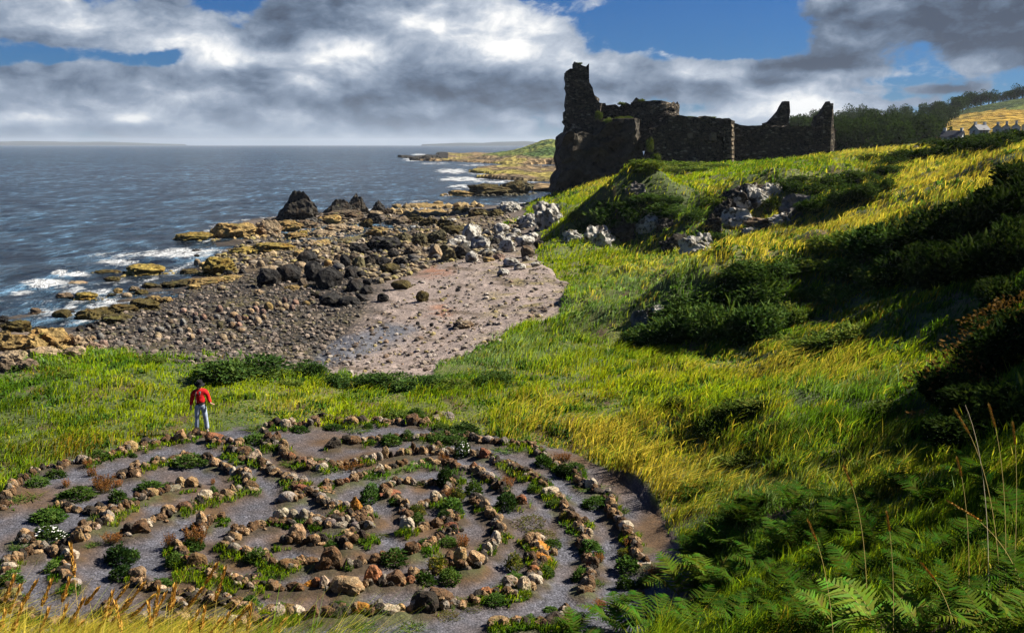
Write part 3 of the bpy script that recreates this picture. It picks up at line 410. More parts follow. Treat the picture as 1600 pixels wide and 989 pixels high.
SHORE = [
 ('S2', 'sea_stack', 'in the row of the sea stacks', [(1385, 350, 420, 275, 'C', 'K')]),
 ('S3', 'sea_stack', 'in the row of the sea stacks', [(300, 350, 330, 150, 'C', 'K'), (490, 345, 290, 215, 'C', 'K'), (680, 320, 170, 110, 'C', 'k')]),
 ('S2', 'rock_outcrop', 'on the reef running seaward from the stack', [(400, 535, 340, 95, 'S', 'y'), (770, 515, 440, 165, 'B', 'o'), (1080, 495, 300, 165, 'B', 't'), (1310, 450, 270, 120, 'B', 'o'), (1480, 420, 200, 90, 'B', 'b')]),
 ('S2', 'rock_outcrop', 'on the shore below the reef', [(880, 665, 330, 75, 'S', 'y'), (1160, 640, 400, 100, 'S', 'y'), (620, 860, 330, 170, 'S', 'y'), (350, 860, 190, 65, 'S', 'w'), (240, 985, 360, 85, 'S', 'w'), (500, 960, 330, 70, 'S', 'o'), (700, 930, 260, 60, 'S', 'o'), (1110, 835, 180, 55, 'S', 't'), (1370, 520, 230, 70, 'B', 'o'), (1500, 590, 200, 70, 'B', 't'), (1420, 480, 120, 50, 'B', 'y')]),
 ('S2', 'boulder', 'on the shore below the reef', [(1110, 975, 235, 165, 'A', 'k'), (1310, 940, 215, 180, 'A', 'k'), (1480, 770, 180, 130, 'A', 'k'), (1430, 975, 100, 80, 'A', 'b'), (1540, 930, 140, 150, 'A', 'k'), (1030, 792, 75, 62, 'R', 't'), (420, 765, 62, 60, 'R', 't'), (480, 790, 80, 50, 'A', 'o'), (410, 645, 105, 36, 'S', 'k'), (300, 655, 40, 20, 'S', 'k'), (415, 690, 50, 28, 'S', 'k'), (1410, 800, 120, 60, 'R', 't'), (1400, 690, 120, 60, 'A', 'o'), (930, 760, 70, 40, 'R', 'b'), (850, 850, 70, 50, 'A', 'k'), (720, 870, 90, 50, 'A', 'k')]),
 ('S1', 'rock_outcrop', 'standing in the surf', [(1080, 235, 290, 90, 'S', 'y'), (640, 412, 170, 58, 'S', 'y'), (480, 405, 130, 45, 'S', 'b'), (570, 312, 165, 38, 'S', 't'), (825, 290, 115, 48, 'S', 'w'), (790, 224, 190, 34, 'S', 'w'), (650, 568, 200, 95, 'S', 'w'), (1040, 370, 110, 34, 'S', 'w'), (1110, 325, 120, 34, 'S', 'w'), (120, 655, 260, 110, 'B', 'w'), (20, 590, 80, 55, 'S', 'k'), (290, 650, 100, 40, 'S', 'k')]),
 ('S1', 'boulder', 'standing in the surf', [(455, 558, 140, 75, 'A', 'w'), (265, 518, 75, 45, 'A', 'b'), (525, 522, 62, 34, 'S', 'k'), (870, 364, 65, 36, 'A', 'o'), (930, 394, 75, 34, 'R', 't'), (985, 348, 80, 34, 'S', 'b'), (820, 385, 70, 18, 'S', 'k'), (505, 600, 30, 14, 'S', 'k'), (735, 610, 40, 26, 'S', 'k')]),
 ('S1', 'rock_outcrop', 'on the bare bedrock left of the meadow', [(130, 800, 330, 135, 'B', 'o'), (30, 735, 130, 90, 'B', 'o'), (370, 770, 280, 150, 'B', 'o'), (540, 765, 220, 100, 'B', 't'), (110, 890, 260, 95, 'B', 't'), (330, 870, 240, 100, 'B', 't'), (520, 850, 210, 85, 'B', 't'), (680, 800, 200, 80, 'B', 'r'), (650, 740, 130, 60, 'B', 't'), (40, 950, 150, 80, 'B', 'b'), (260, 800, 180, 110, 'B', 'o'), (450, 830, 150, 80, 'B', 'o'), (210, 940, 160, 70, 'B', 'b')]),
 ('S1', 'boulder', 'on the bare bedrock left of the meadow', [(190, 870, 75, 55, 'R', 't'), (110, 880, 90, 60, 'R', 't'), (760, 770, 70, 45, 'R', 'r'), (210, 905, 90, 40, 'R', 'r'), (740, 710, 50, 40, 'R', 'g'), (960, 750, 60, 36, 'R', 'g'), (925, 800, 45, 36, 'R', 't'), (1050, 660, 65, 40, 'R', 'g'), (1160, 710, 65, 45, 'R', 't'), (880, 760, 60, 30, 'R', 'g'), (590, 650, 70, 50, 'A', 'k'), (670, 640, 70, 35, 'A', 'k')]),
 ('S1', 'rock_outcrop', 'on the weedy edge of the shingle', [(740, 545, 220, 80, 'S', 'w'), (900, 520, 240, 80, 'S', 'w'), (1070, 500, 220, 90, 'S', 'w'), (1130, 440, 160, 50, 'S', 'o'), (860, 590, 230, 60, 'S', 'w')]),
 ('S3', 'rock_outcrop', 'between the stacks and the pebble beach', [(640, 345, 170, 45, 'S', 't'), (640, 440, 150, 115, 'B', 'k'), (350, 400, 420, 90, 'B', 'b'), (200, 440, 250, 80, 'B', 'o'), (330, 510, 330, 80, 'B', 't'), (150, 560, 260, 70, 'B', 't'), (460, 510, 160, 60, 'B', 't'), (500, 725, 190, 95, 'B', 'k'), (760, 715, 320, 120, 'B', 'k'), (930, 620, 190, 105, 'B', 'v'), (1080, 650, 160, 115, 'B', 'v'), (1230, 610, 220, 125, 'B', 'v'), (1010, 730, 210, 100, 'B', 'b'), (620, 690, 160, 90, 'B', 'k'), (870, 450, 260, 90, 'B', 'b'), (1030, 420, 200, 80, 'B', 'w'), (1180, 450, 220, 90, 'B', 'w'), (1330, 480, 180, 90, 'B', 'w'), (1120, 350, 500, 45, 'S', 'o'), (780, 350, 160, 60, 'B', 'b'), (700, 560, 300, 70, 'B', 'o'), (420, 610, 380, 50, 'S', 'v'), (130, 640, 260, 60, 'S', 'o'), (560, 470, 130, 90, 'B', 'w'), (1480, 330, 180, 60, 'B', 'w')]),
 ('S3', 'boulder', 'between the stacks and the pebble beach', [(1230, 765, 120, 125, 'A', 't'), (365, 870, 105, 145, 'A', 'k'), (500, 870, 115, 115, 'A', 'v'), (600, 850, 110, 105, 'A', 'K'), (730, 850, 140, 90, 'A', 'k'), (900, 825, 160, 70, 'A', 'k'), (800, 915, 180, 100, 'A', 'w'), (300, 890, 120, 70, 'R', 'g'), (60, 950, 170, 150, 'A', 'k'), (220, 970, 190, 120, 'A', 'k'), (420, 960, 140, 110, 'A', 'k'), (520, 945, 90, 60, 'A', 'k'), (1030, 790, 120, 60, 'A', 'g'), (30, 820, 130, 130, 'A', 'k'), (640, 800, 90, 70, 'A', 'k'), (200, 840, 80, 60, 'R', 'o'), (450, 790, 90, 60, 'R', 'b'), (830, 760, 110, 60, 'A', 'k'), (290, 800, 70, 60, 'A', 'b')]),
 ('S4', 'boulder', 'in the white rocks at the beach head', [(590, 545, 210, 165, 'A', 'p'), (680, 620, 190, 130, 'A', 'p'), (880, 480, 150, 110, 'A', 'p'), (930, 645, 165, 140, 'A', 'p'), (1110, 585, 180, 100, 'A', 'p'), (1135, 695, 125, 110, 'A', 'b'), (600, 745, 120, 100, 'R', 'p'), (520, 700, 160, 135, 'A', 'K'), (250, 700, 140, 120, 'A', 't'), (380, 735, 155, 125, 'A', 'v'), (330, 660, 110, 100, 'A', 'v'), (860, 560, 120, 90, 'A', 'p'), (980, 540, 130, 80, 'A', 'p'), (440, 600, 160, 80, 'A', 'p'), (540, 620, 120, 90, 'A', 'p'), (740, 490, 110, 60, 'A', 'p'), (1020, 480, 90, 60, 'A', 'p'), (980, 785, 160, 80, 'A', 'p'), (900, 875, 120, 65, 'A', 'p'), (1060, 815, 110, 52, 'A', 'p'), (860, 720, 110, 50, 'A', 'r'), (770, 660, 200, 55, 'S', 'p'), (1210, 785, 90, 40, 'S', 'p'), (1240, 610, 90, 70, 'A', 'K'), (420, 480, 220, 90, 'A', 'w'), (400, 365, 115, 42, 'S', 'p'), (1190, 520, 90, 60, 'A', 'p'), (640, 470, 100, 80, 'A', 'p'), (970, 600, 90, 60, 'A', 'p'), (720, 560, 90, 60, 'A', 'K'), (820, 580, 100, 70, 'A', 'K'), (480, 560, 110, 70, 'A', 'p'), (760, 740, 110, 40, 'A', 'o'), (1120, 730, 80, 40, 'A', 'g')]),
 ('S4', 'rock_outcrop', 'in the grassy crags above the white rocks', [(1330, 420, 260, 245, 'B', 'p'), (1150, 410, 220, 130, 'B', 'p'), (1260, 330, 160, 120, 'B', 'p'), (1400, 300, 110, 110, 'B', 'p'), (960, 265, 240, 105, 'B', 'p'), (820, 300, 160, 70, 'B', 'w'), (660, 290, 200, 65, 'B', 'w'), (1080, 380, 110, 70, 'B', 'p')]),
 ('S4', 'rock_outcrop', 'out in the bay', [(270, 212, 560, 26, 'S', 'o')]),
 ('S6', 'boulder', 'on the open pebble beach', [(200, 190, 240, 180, 'A', 'k'), (430, 215, 170, 115, 'A', 'k'), (540, 235, 125, 70, 'A', 'k'), (545, 148, 80, 54, 'A', 'k'), (220, 340, 220, 110, 'A', 'k'), (380, 345, 200, 90, 'A', 'k'), (690, 305, 105, 70, 'A', 'k'), (850, 190, 190, 85, 'A', 'w'), (1050, 305, 115, 95, 'A', 'w'), (1420, 550, 190, 70, 'S', 'b'), (1370, 210, 45, 24, 'A', 'k'), (1130, 530, 40, 26, 'A', 'k'), (1005, 515, 36, 24, 'A', 'k'), (80, 270, 100, 50, 'A', 'k'), (490, 300, 80, 60, 'A', 'k')]),
 ('S5', 'boulder', 'on the dark shingle', [(960, 190, 98, 50, 'B', 't'), (35, 592, 68, 42, 'R', 't'), (352, 602, 48, 45, 'R', 't'), (625, 605, 92, 64, 'R', 't'), (945, 458, 72, 56, 'R', 't'), (1045, 332, 84, 70, 'R', 'o'), (935, 306, 58, 46, 'R', 't'), (995, 372, 62, 50, 'R', 'r'), (1140, 300, 62, 46, 'R', 't'), (1203, 322, 68, 52, 'R', 't'), (1150, 342, 100, 40, 'R', 't'), (1260, 332, 54, 50, 'R', 'r'), (715, 492, 64, 52, 'R', 't'), (780, 484, 54, 46, 'R', 'r'), (730, 402, 82, 46, 'R', 't'), (772, 432, 62, 62, 'R', 'r'), (700, 442, 72, 46, 'R', 'g'), (605, 490, 54, 60, 'R', 'v'), (600, 342, 62, 60, 'R', 'r'), (455, 412, 62, 50, 'R', 'r'), (270, 348, 62, 36, 'R', 'r'), (135, 502, 46, 36, 'R', 'g'), (270, 472, 56, 60, 'R', 'g'), (240, 532, 56, 46, 'R', 'g'), (320, 542, 62, 52, 'R', 't'), (390, 442, 62, 52, 'R', 'g'), (880, 362, 72, 50, 'R', 't'), (890, 417, 52, 36, 'R', 'g'), (830, 412, 62, 42, 'R', 'r'), (800, 532, 78, 36, 'R', 't'), (720, 592, 52, 30, 'R', 't'), (1000, 412, 52, 40, 'R', 't'), (575, 402, 62, 40, 'R', 'g'), (1385, 278, 72, 36, 'R', 'o'), (1430, 262, 62, 40, 'R', 'b'), (1290, 275, 62, 40, 'R', 'r'), (1190, 255, 50, 44, 'R', 'r'), (620, 140, 80, 34, 'R', 't'), (420, 540, 46, 40, 'R', 'r'), (490, 630, 60, 40, 'R', 'g'), (380, 385, 50, 36, 'R', 'r'), (150, 365, 50, 28, 'R', 'b'), (930, 340, 60, 50, 'R', 'r'), (520, 430, 60, 40, 'R', 'b'), (150, 450, 60, 36, 'R', 'b'), (60, 520, 80, 44, 'R', 'g'), (580, 650, 60, 34, 'R', 'r'), (370, 130, 120, 40, 'S', 'o'), (100, 250, 140, 50, 'S', 'o'), (1340, 90, 60, 46, 'A', 'b'), (1260, 140, 140, 44, 'B', 'o'), (1420, 120, 120, 36, 'B', 'o')]),
 ('S7', 'rock_outcrop', 'on the dark skerry below the castle', [(580, 610, 240, 55, 'S', 'o'), (830, 608, 380, 110, 'B', 'w'), (1010, 600, 260, 130, 'B', 'w'), (1120, 590, 220, 120, 'B', 'v'), (700, 545, 120, 30, 'S', 'o')]),
]
# ------------------------------------------------------------------ place the traced items on the ground
PLACED = []
for (rname, u, v, w, h_, c) in ITEMS:
    x, y, z = hit(u, v)
    PLACED.append((rname, x, y, z, w / ppm(x, y, z), h_ / ppm(x, y, z), c, u, v))
SX = np.array([p[1] for p in PLACED if p[6].islower()]); SY = np.array([p[2] for p in PLACED if p[6].islower()])

# ------------------------------------------------------------------ ground colours
gx, gy = GX, GY
n1 = fbm(gx * .9, gy * .9, 4, 41); n2 = fbm(gx * .22, gy * .22, 4, 43); n3 = fbm(gx * 3.5, gy * 3.5, 3, 45)
def lerp(a, b, t): return a * (1 - t[..., None]) + b * t[..., None]
C3 = lambda *c: np.array(c, float)
col = np.zeros(GX.shape + (3,)); msk = np.zeros(GX.shape + (3,))
col[:] = lerp(lerp(np.broadcast_to(C3(.045, .062, .014), col.shape), np.broadcast_to(C3(.085, .095, .02), col.shape), sstep(.35, .65, n2)), np.broadcast_to(C3(.075, .05, .02), col.shape), sstep(.56, .75, n1))
# beach: shingle, dark cobbles, ochre rock, wet stream
def soft_poly(poly, blur):
    m = np.zeros(GX.shape)
    for k in range(9):
        a = k * 2.399; r_ = blur * math.sqrt((k + .5) / 9)
        m += in_poly(ju + r_ * math.cos(a) * 2, jv + r_ * math.sin(a), poly)
    return m / 9
sand = soft_poly([(470, 600), (700, 640), (760, 560), (890, 480), (890, 410), (800, 396), (700, 408), (610, 440), (585, 470), (540, 520)], 12)
cob = soft_poly([(90, 530), (330, 600), (500, 600), (560, 530), (600, 480), (590, 440), (480, 410), (380, 420), (300, 450), (240, 470)], 14)
och = soft_poly([(250, 420), (420, 360), (560, 350), (760, 330), (800, 380), (700, 405), (560, 440), (400, 425), (300, 460)], 10)
wet = soft_poly([(470, 575), (520, 535), (610, 505), (660, 508), (620, 535), (545, 568)], 7)
bc = np.broadcast_to(C3(.11, .085, .065), col.shape) * (0.75 + .5 * n1[..., None])
bc = lerp(bc, np.broadcast_to(C3(.215, .168, .142), col.shape) * (.75 + .5 * n1[..., None]), sand)
bc = lerp(bc, lerp(np.broadcast_to(C3(.04, .029, .018), col.shape), np.broadcast_to(C3(.07, .055, .02), col.shape), sstep(.45, .7, n2)), cob * (1 - sand))
bc = lerp(bc, lerp(np.broadcast_to(C3(.14, .095, .045), col.shape), np.broadcast_to(C3(.04, .028, .018), col.shape), sstep(.42, .6, fbm(gx * .5, gy * .5, 4, 51))), och * (1 - sand))
orange = np.clip(1 - np.hypot((ju - 680) / 40, (jv - 425) / 16), 0, 1) + np.clip(1 - np.hypot((ju - 690) / 30, (jv - 485) / 18), 0, 1)
bc = lerp(bc, np.broadcast_to(C3(.21, .10, .055), col.shape), np.clip(orange * 1.3, 0, 1) * sstep(.4, .6, n1))
weedy = sstep(0.5, .66, fbm(gx * .7, gy * .7, 4, 61)) * sstep(720, 820, ju) * sstep(380, 410, jv)
bc = lerp(bc, np.broadcast_to(C3(.20, .16, .05), col.shape), weedy * .8)
streak = sstep(.62, .72, fbm(gx * .9 + gy * .6, gy * .25 - gx * .12, 4, 71)) * sand
bc = lerp(bc, np.broadcast_to(C3(.06, .04, .02), col.shape), streak * .75)
bc = lerp(bc, np.broadcast_to(C3(.12, .125, .13), col.shape), wet * .8)
tide = sstep(.55, .1, GZ)
bc = lerp(bc, np.broadcast_to(C3(.05, .04, .025), col.shape), tide * .8)
col = np.where(beach[..., None], bc, col)
msk[..., 1] = np.where(beach, np.clip(.35 + cob * .65 + och * .3 + weedy * .4 - sand * .1, 0, 1), 0)
msk[..., 0] = np.where(beach, .9, .25)
msk[..., 2] = np.where(beach, np.clip(wet + tide * .6, 0, 1), 0)
# labyrinth paths: slate chippings and trodden earth, green along the walls
li, lj = np.nonzero(lab)
dist = np.full(GX.shape, 9.0)
dl = np.full(len(li), 9.0); lx = gx[li, lj]; ly = gy[li, lj]
for a in range(0, len(li), 20000):
    d2 = (lx[a:a + 20000, None] - SX[None]) ** 2 + (ly[a:a + 20000, None] - SY[None]) ** 2
    dl[a:a + 20000] = np.sqrt(d2.min(1))
dist[li, lj] = dl
GZ += np.where(lab, .13 * np.exp(-(dist / .34) ** 2), 0) * (.6 + .8 * n1)
grav = np.broadcast_to(C3(.062, .062, .074), col.shape); earth = np.broadcast_to(C3(.072, .040, .017), col.shape)
BROWN = [(520, 695, 70, 22), (575, 715, 60, 14), (620, 735, 60, 14), (345, 770, 60, 24), (330, 800, 40, 12), (590, 820, 30, 18), (655, 830, 40, 18), (700, 860, 40, 14), (740, 900, 50, 16), (470, 720, 50, 40), (860, 830, 24, 20),
         (960, 760, 60, 30), (1020, 830, 30, 50), (905, 720, 50, 20), (240, 785, 60, 10), (380, 880, 50, 16), (520, 880, 60, 10), (190, 800, 50, 20), (130, 860, 40, 24), (820, 740, 40, 12), (560, 870, 80, 8), (290, 920, 50, 10), (450, 840, 40, 14), (660, 760, 20, 14), (30, 780, 60, 24)]
br = np.zeros(GX.shape)
for (a, b, c, d) in BROWN: br = np.maximum(br, np.clip(1.25 - np.hypot((GU - a) / c, (GV - b) / d), 0, 1))
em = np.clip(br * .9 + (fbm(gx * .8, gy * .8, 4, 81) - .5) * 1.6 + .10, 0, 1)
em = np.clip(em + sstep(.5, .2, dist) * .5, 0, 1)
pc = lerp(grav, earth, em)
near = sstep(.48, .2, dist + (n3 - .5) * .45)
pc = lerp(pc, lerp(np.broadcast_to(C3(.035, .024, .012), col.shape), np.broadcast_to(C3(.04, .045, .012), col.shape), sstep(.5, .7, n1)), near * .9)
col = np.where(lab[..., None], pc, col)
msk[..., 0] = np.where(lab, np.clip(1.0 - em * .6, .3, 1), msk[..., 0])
GRASSY = (~beach & ~lab).astype(float)

m_ground, t = mat('ground')
pos = t.n('ShaderNodeNewGeometry').outputs['Position']
c = t.n('ShaderNodeVertexColor', _layer_name='Col').outputs[0]
mk = t.n('ShaderNodeSeparateColor', i0=t.n('ShaderNodeVertexColor', _layer_name='Mask').outputs[0])
vg = t.vor(pos, 16.0); vc = t.vor(pos, 3.2); vf = t.vor(pos, 38.0)
def cellv(v, lo, hi): return t.ramp(t.n('ShaderNodeSeparateColor', i0=v.outputs['Color']).outputs[0], [(0, lo), (.5, 1.0), (.8, 1.25), (1, hi)])
g1 = t.mix(mk.outputs[0], (1, 1, 1), t.mix(.5, cellv(vg, .22, 2.6), cellv(vf, .25, 2.4)))
g2 = t.mix(mk.outputs[1], (1, 1, 1), t.mix(1.0, cellv(vc, .4, 2.1), t.ramp(vc.outputs['Distance'], [(.25, 1.0), (.6, .35)]), 'MULTIPLY'))
cc = t.mix(1.0, t.mix(1.0, c, g1, 'MULTIPLY'), g2, 'MULTIPLY')
nn = t.noise(pos, 2.2, 7, .7).outputs[0]
cc = t.mix(1.0, cc, t.ramp(nn, [(.25, .6), (.5, 1.0), (.75, 1.4)]), 'MULTIPLY')
hh = t.m('ADD', t.m('MULTIPLY', t.m('SUBTRACT', 1.0, vg.outputs['Distance']), t.m('MULTIPLY', mk.outputs[0], .35)), t.m('ADD', t.m('MULTIPLY', t.m('SUBTRACT', 1.0, vc.outputs['Distance']), t.m('MULTIPLY', mk.outputs[1], 2.2)), nn))
b = t.bsdf(Base__Color=cc, Roughness=t.m('SUBTRACT', .95, t.m('MULTIPLY', mk.outputs[2], .6)), Normal=t.bump(hh, .7, .09)); b.inputs['Specular IOR Level'].default_value = .35
t.out(b.outputs[0])
V = np.stack([GX, GY, GZ], -1).reshape(-1, 3)
gme = np_mesh('ground', V, grid_faces(NRR, NTH)[:, ::-1], mat=m_ground, cols={'Col': col.reshape(-1, 3), 'Mask': msk.reshape(-1, 3)})
tag(link('ground', gme), kind='structure')

# ------------------------------------------------------------------ sea
nth, nr = 420, 520
sth = np.linspace(R(-50), R(50), nth); sr = np.concatenate([np.linspace(math.log(38), math.log(1500), nr - 40), np.linspace(math.log(1500), math.log(14000), 41)[1:]])
nr = len(sr)
SRg, STg = np.meshgrid(sr, sth, indexing='ij'); SRr = np.exp(SRg)
sx_ = SRr * np.sin(STg); sy_ = SRr * np.cos(STg)
wamp = sstep(700, 60, SRr)
# swell running in to the shore
ph = (sx_ * .62 - sy_ * .42) * .55 + (fbm(sx_ * .05, sy_ * .05, 3, 4) - .5) * 9
swell = np.sin(ph) * .16 * fbm(sx_ * .03, sy_ * .03, 2, 8) + (fbm(sx_ * .22, sy_ * .5, 3, 6) - .5) * .42
sz_ = swell * wamp * .8
SU, SV = project(sx_, sy_, sz_)
FOAM = [(255, 398, 120, 8, .9), (300, 392, 70, 6, .9), (190, 410, 40, 7, .9), (120, 428, 25, 5, 1.0), (75, 444, 40, 8, 1.3), (140, 455, 50, 9, .8), (170, 440, 40, 9, .7), (95, 427, 14, 6, 1.1), (40, 458, 40, 5, .8), (60, 485, 26, 5, .8),
        (410, 377, 22, 6, 1.1), (380, 400, 20, 6, .6), (50, 470, 60, 8, .5), (620, 322, 14, 3, 1.0), (715, 294, 10, 2.5, .9), (702, 305, 9, 3, 1.2), (705, 268, 24, 4, 1.3), (720, 280, 40, 3.2, 1.3), (790, 284, 60, 3, 1.0), (745, 271, 18, 2.5, .8), (720, 293, 20, 5, 1.1), (645, 250, 16, 3, 1.2), (655, 242, 14, 2, 1.0), (740, 258, 30, 2.5, .7), (640, 314, 40, 4, .5), (650, 326, 60, 4, .7), (780, 319, 20, 2, .6), (680, 256, 30, 2, .8), (250, 440, 60, 10, .35), (330, 404, 30, 8, .5)]
fm = np.zeros(SU.shape)
for (a, b_, c_, d_, s_) in FOAM: fm = np.maximum(fm, s_ * np.exp(-(((SU - a) / c_) ** 2 + ((SV - b_) / d_) ** 2)))
gh = np.where(SRr < 285, H(sx_, sy_), -2)
shore = np.exp(-((gh + .25) / .3) ** 2) * (SRr < 280)
fm = np.clip(np.maximum(fm, shore * .5), 0, 1.4)
fm = fm * np.clip(-.15 + 1.1 * fbm(sx_ * .2, sy_ * .12, 4, 77) + 1.1 * fbm(sx_ * .06, sy_ * .02, 4, 78), 0, 1.5)
crest = sstep(.55, .9, np.sin(ph)) * sstep(.56, .7, fbm(sx_ * .06, sy_ * .1, 3, 19)) * sstep(200, 90, SRr) * .35
fm = np.maximum(fm, crest)
m_sea, t = mat('sea_water')
pos = t.n('ShaderNodeNewGeometry').outputs['Position']
fa = t.n('ShaderNodeSeparateColor', i0=t.n('ShaderNodeVertexColor', _layer_name='Foam').outputs[0]).outputs[0]
mp = t.n('ShaderNodeMapping', i0=pos); mp.inputs['Rotation'].default_value = (0, 0, R(28)); mp.inputs['Scale'].default_value = (1, .45, 1)
w1 = t.noise(mp, .42, 6, .62, .6).outputs[0]; w2 = t.noise(mp, 1.6, 4, .6, .3).outputs[0]; w3 = t.noise(mp, .07, 4, .6).outputs[0]; w4 = t.noise(mp, .014, 3, .6).outputs[0]
hgt = t.m('ADD', t.m('MULTIPLY', w1, 1.0), t.m('ADD', t.m('MULTIPLY', w2, .25), t.m('MULTIPLY', w3, 2.4)))
fn = t.noise(pos, 1.1, 7, .72).outputs[0]
mpf = t.n('ShaderNodeMapping', i0=pos); mpf.inputs['Rotation'].default_value = (0, 0, R(6)); mpf.inputs['Scale'].default_value = (.34, .10, 1)
fn3 = t.noise(mpf, .8, 5, .65).outputs[0]
ff = t.m('MULTIPLY', t.m('SUBTRACT', t.m('ADD', t.m('MULTIPLY', fa, t.ramp(fn3, [(.38, .25), (.58, 1.15)])), t.m('MULTIPLY', t.m('SUBTRACT', fn, .5), 1.5)), .37), 3.5, clamp=True)
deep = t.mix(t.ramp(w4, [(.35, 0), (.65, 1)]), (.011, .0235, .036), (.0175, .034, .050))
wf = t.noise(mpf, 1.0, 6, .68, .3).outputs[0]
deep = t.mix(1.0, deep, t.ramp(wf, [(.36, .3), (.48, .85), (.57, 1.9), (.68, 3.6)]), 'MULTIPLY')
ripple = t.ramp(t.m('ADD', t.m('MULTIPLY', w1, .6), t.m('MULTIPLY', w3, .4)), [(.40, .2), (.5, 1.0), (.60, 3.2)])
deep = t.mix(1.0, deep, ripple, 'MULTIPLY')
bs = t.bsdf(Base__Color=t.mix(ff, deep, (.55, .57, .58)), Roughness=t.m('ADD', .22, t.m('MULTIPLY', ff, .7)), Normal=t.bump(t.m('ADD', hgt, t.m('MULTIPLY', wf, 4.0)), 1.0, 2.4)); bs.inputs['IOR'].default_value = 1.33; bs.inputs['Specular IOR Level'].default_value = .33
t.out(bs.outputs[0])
V = np.stack([sx_, sy_, sz_], -1).reshape(-1, 3)
sme = np_mesh('sea', V, grid_faces(nr, nth)[:, ::-1], mat=m_sea, cols={'Foam': np.repeat(fm.reshape(-1, 1), 3, 1)})
tag(link('sea', sme), kind='structure')

# ------------------------------------------------------------------ sun and sky
SUN_AZ, SUN_EL = R(77), R(40)       # clockwise from straight ahead (+Y), to the right
sd = Vector((math.sin(SUN_AZ) * math.cos(SUN_EL), math.cos(SUN_AZ) * math.cos(SUN_EL), math.sin(SUN_EL)))
sl = bpy.data.lights.new('sun', 'SUN'); sl.energy = 5.0; sl.angle = R(.5); sl.color = (1, .93, .82)
so = bpy.data.objects.new('sun', sl); COL.objects.link(so); so.rotation_euler = sd.to_track_quat('Z', 'Y').to_euler(); so.location = (60, 20, 80)
wd = bpy.data.worlds.new('World'); scene.world = wd; wd.use_nodes = True
t = NT(wd.node_tree)
sky = t.n('ShaderNodeTexSky'); sky.sky_type = 'NISHITA'; sky.sun_disc = False; sky.sun_elevation = SUN_EL; sky.sun_rotation = SUN_AZ
sky.air_density = 1.0; sky.dust_density = .3; sky.ozone_density = 2.5
tc = t.n('ShaderNodeTexCoord').outputs['Generated']
sp = t.n('ShaderNodeSeparateXYZ', i0=tc)
az = t.m('ARCTAN2', sp.outputs[0], sp.outputs[1]); el = t.m('ARCSINE', sp.outputs[2])
elc = t.m('MAXIMUM', el, -.02)
def pae(u, v):
    rx, rz = ray(u, v); return math.atan2(rx, 1), math.atan2(rz, math.hypot(rx, 1))
def blob(u, v, du, dv, s):
    a, e = pae(u, v); ka = 1500 / du; ke = 1500 / dv
    X = t.m('MULTIPLY', t.m('SUBTRACT', az, a), ka); Y = t.m('MULTIPLY', t.m('SUBTRACT', el, e), ke)
    q = t.m('ADD', t.m('MULTIPLY', X, X), t.m('MULTIPLY', Y, Y))
    return t.m('MULTIPLY', t.m('EXPONENT', t.m('MULTIPLY', q, -1.0)), s)
def total(base, blobs):
    s = base
    for q in blobs: s = t.m('ADD', s, blob(*q))
    return s
def cvec(sa, se, oa=0.0, oe=0.0, w=0.0):
    return t.n('ShaderNodeCombineXYZ', i0=t.m('MULTIPLY', t.m('ADD', az, oa), sa), i1=t.m('MULTIPLY', t.m('ADD', elc, oe), se), i2=w).outputs[0]
SA, SE = 11.0, 19.0
wx = t.m('MULTIPLY', t.m('SUBTRACT', t.noise(cvec(9, 16, 0, 0, 5.5), 1.0, 3, .5).outputs[0], .5), .045)
def clouds(oa, oe):
    return t.noise(t.n('ShaderNodeCombineXYZ', i0=t.m('MULTIPLY', t.m('ADD', az, t.m('ADD', wx, oa)), SA), i1=t.m('MULTIPLY', t.m('ADD', elc, t.m('ADD', wx, oe)), SE), i2=3.1).outputs[0], 1.0, 11, .57).outputs[0]
nA = clouds(0, 0); nA2 = clouds(.010, .014)
nB = t.noise(cvec(7.0, 18, 0, 0, 7.7), 1.0, 7, .56).outputs[0]
nC = t.noise(cvec(42, 70, 0, 0, 1.3), 1.0, 6, .6).outputs[0]
COVER = [(380, 130, 420, 110, .55), (700, 120, 330, 110, .55), (70, 25, 210, 44, .60), (720, 20, 190, 46, .55), (430, 45, 110, 46, .65), (1490, 18, 240, 58, .95), (1560, 70, 90, 34, .6), (1120, 128, 230, 26, .75), (1270, 108, 170, 18, .65),
         (1140, 184, 120, 18, .5), (1258, 172, 46, 30, .62), (1370, 168, 40, 10, .45), (1450, 160, 34, 7, .4), (100, 165, 320, 50, .5), (1480, 140, 50, 8, .42), (950, 110, 120, 46, .45), (1330, 155, 26, 6, .3), (130, 120, 160, 24, .4),
         (150, 94, 190, 16, -.5), (375, 34, 56, 38, -.75), (290, 80, 80, 22, -.38), (1000, 40, 120, 50, -.2), (930, 30, 60, 20, -.35), (1230, 30, 150, 50, -.35), (1420, 112, 120, 20, -.35), (1120, 50, 120, 40, -.28), (990, 10, 60, 16, -.25)]
cv = total(t.m('ADD', t.m('MULTIPLY', t.m('SUBTRACT', nA, .5), 2.2), t.m('ADD', -.19, t.m('MULTIPLY', t.m('SUBTRACT', nC, .5), .35))), COVER)
alpha = t.n('ShaderNodeMapRange', _interpolation_type='SMOOTHSTEP', i0=cv, i1=.03, i2=.26).outputs[0]
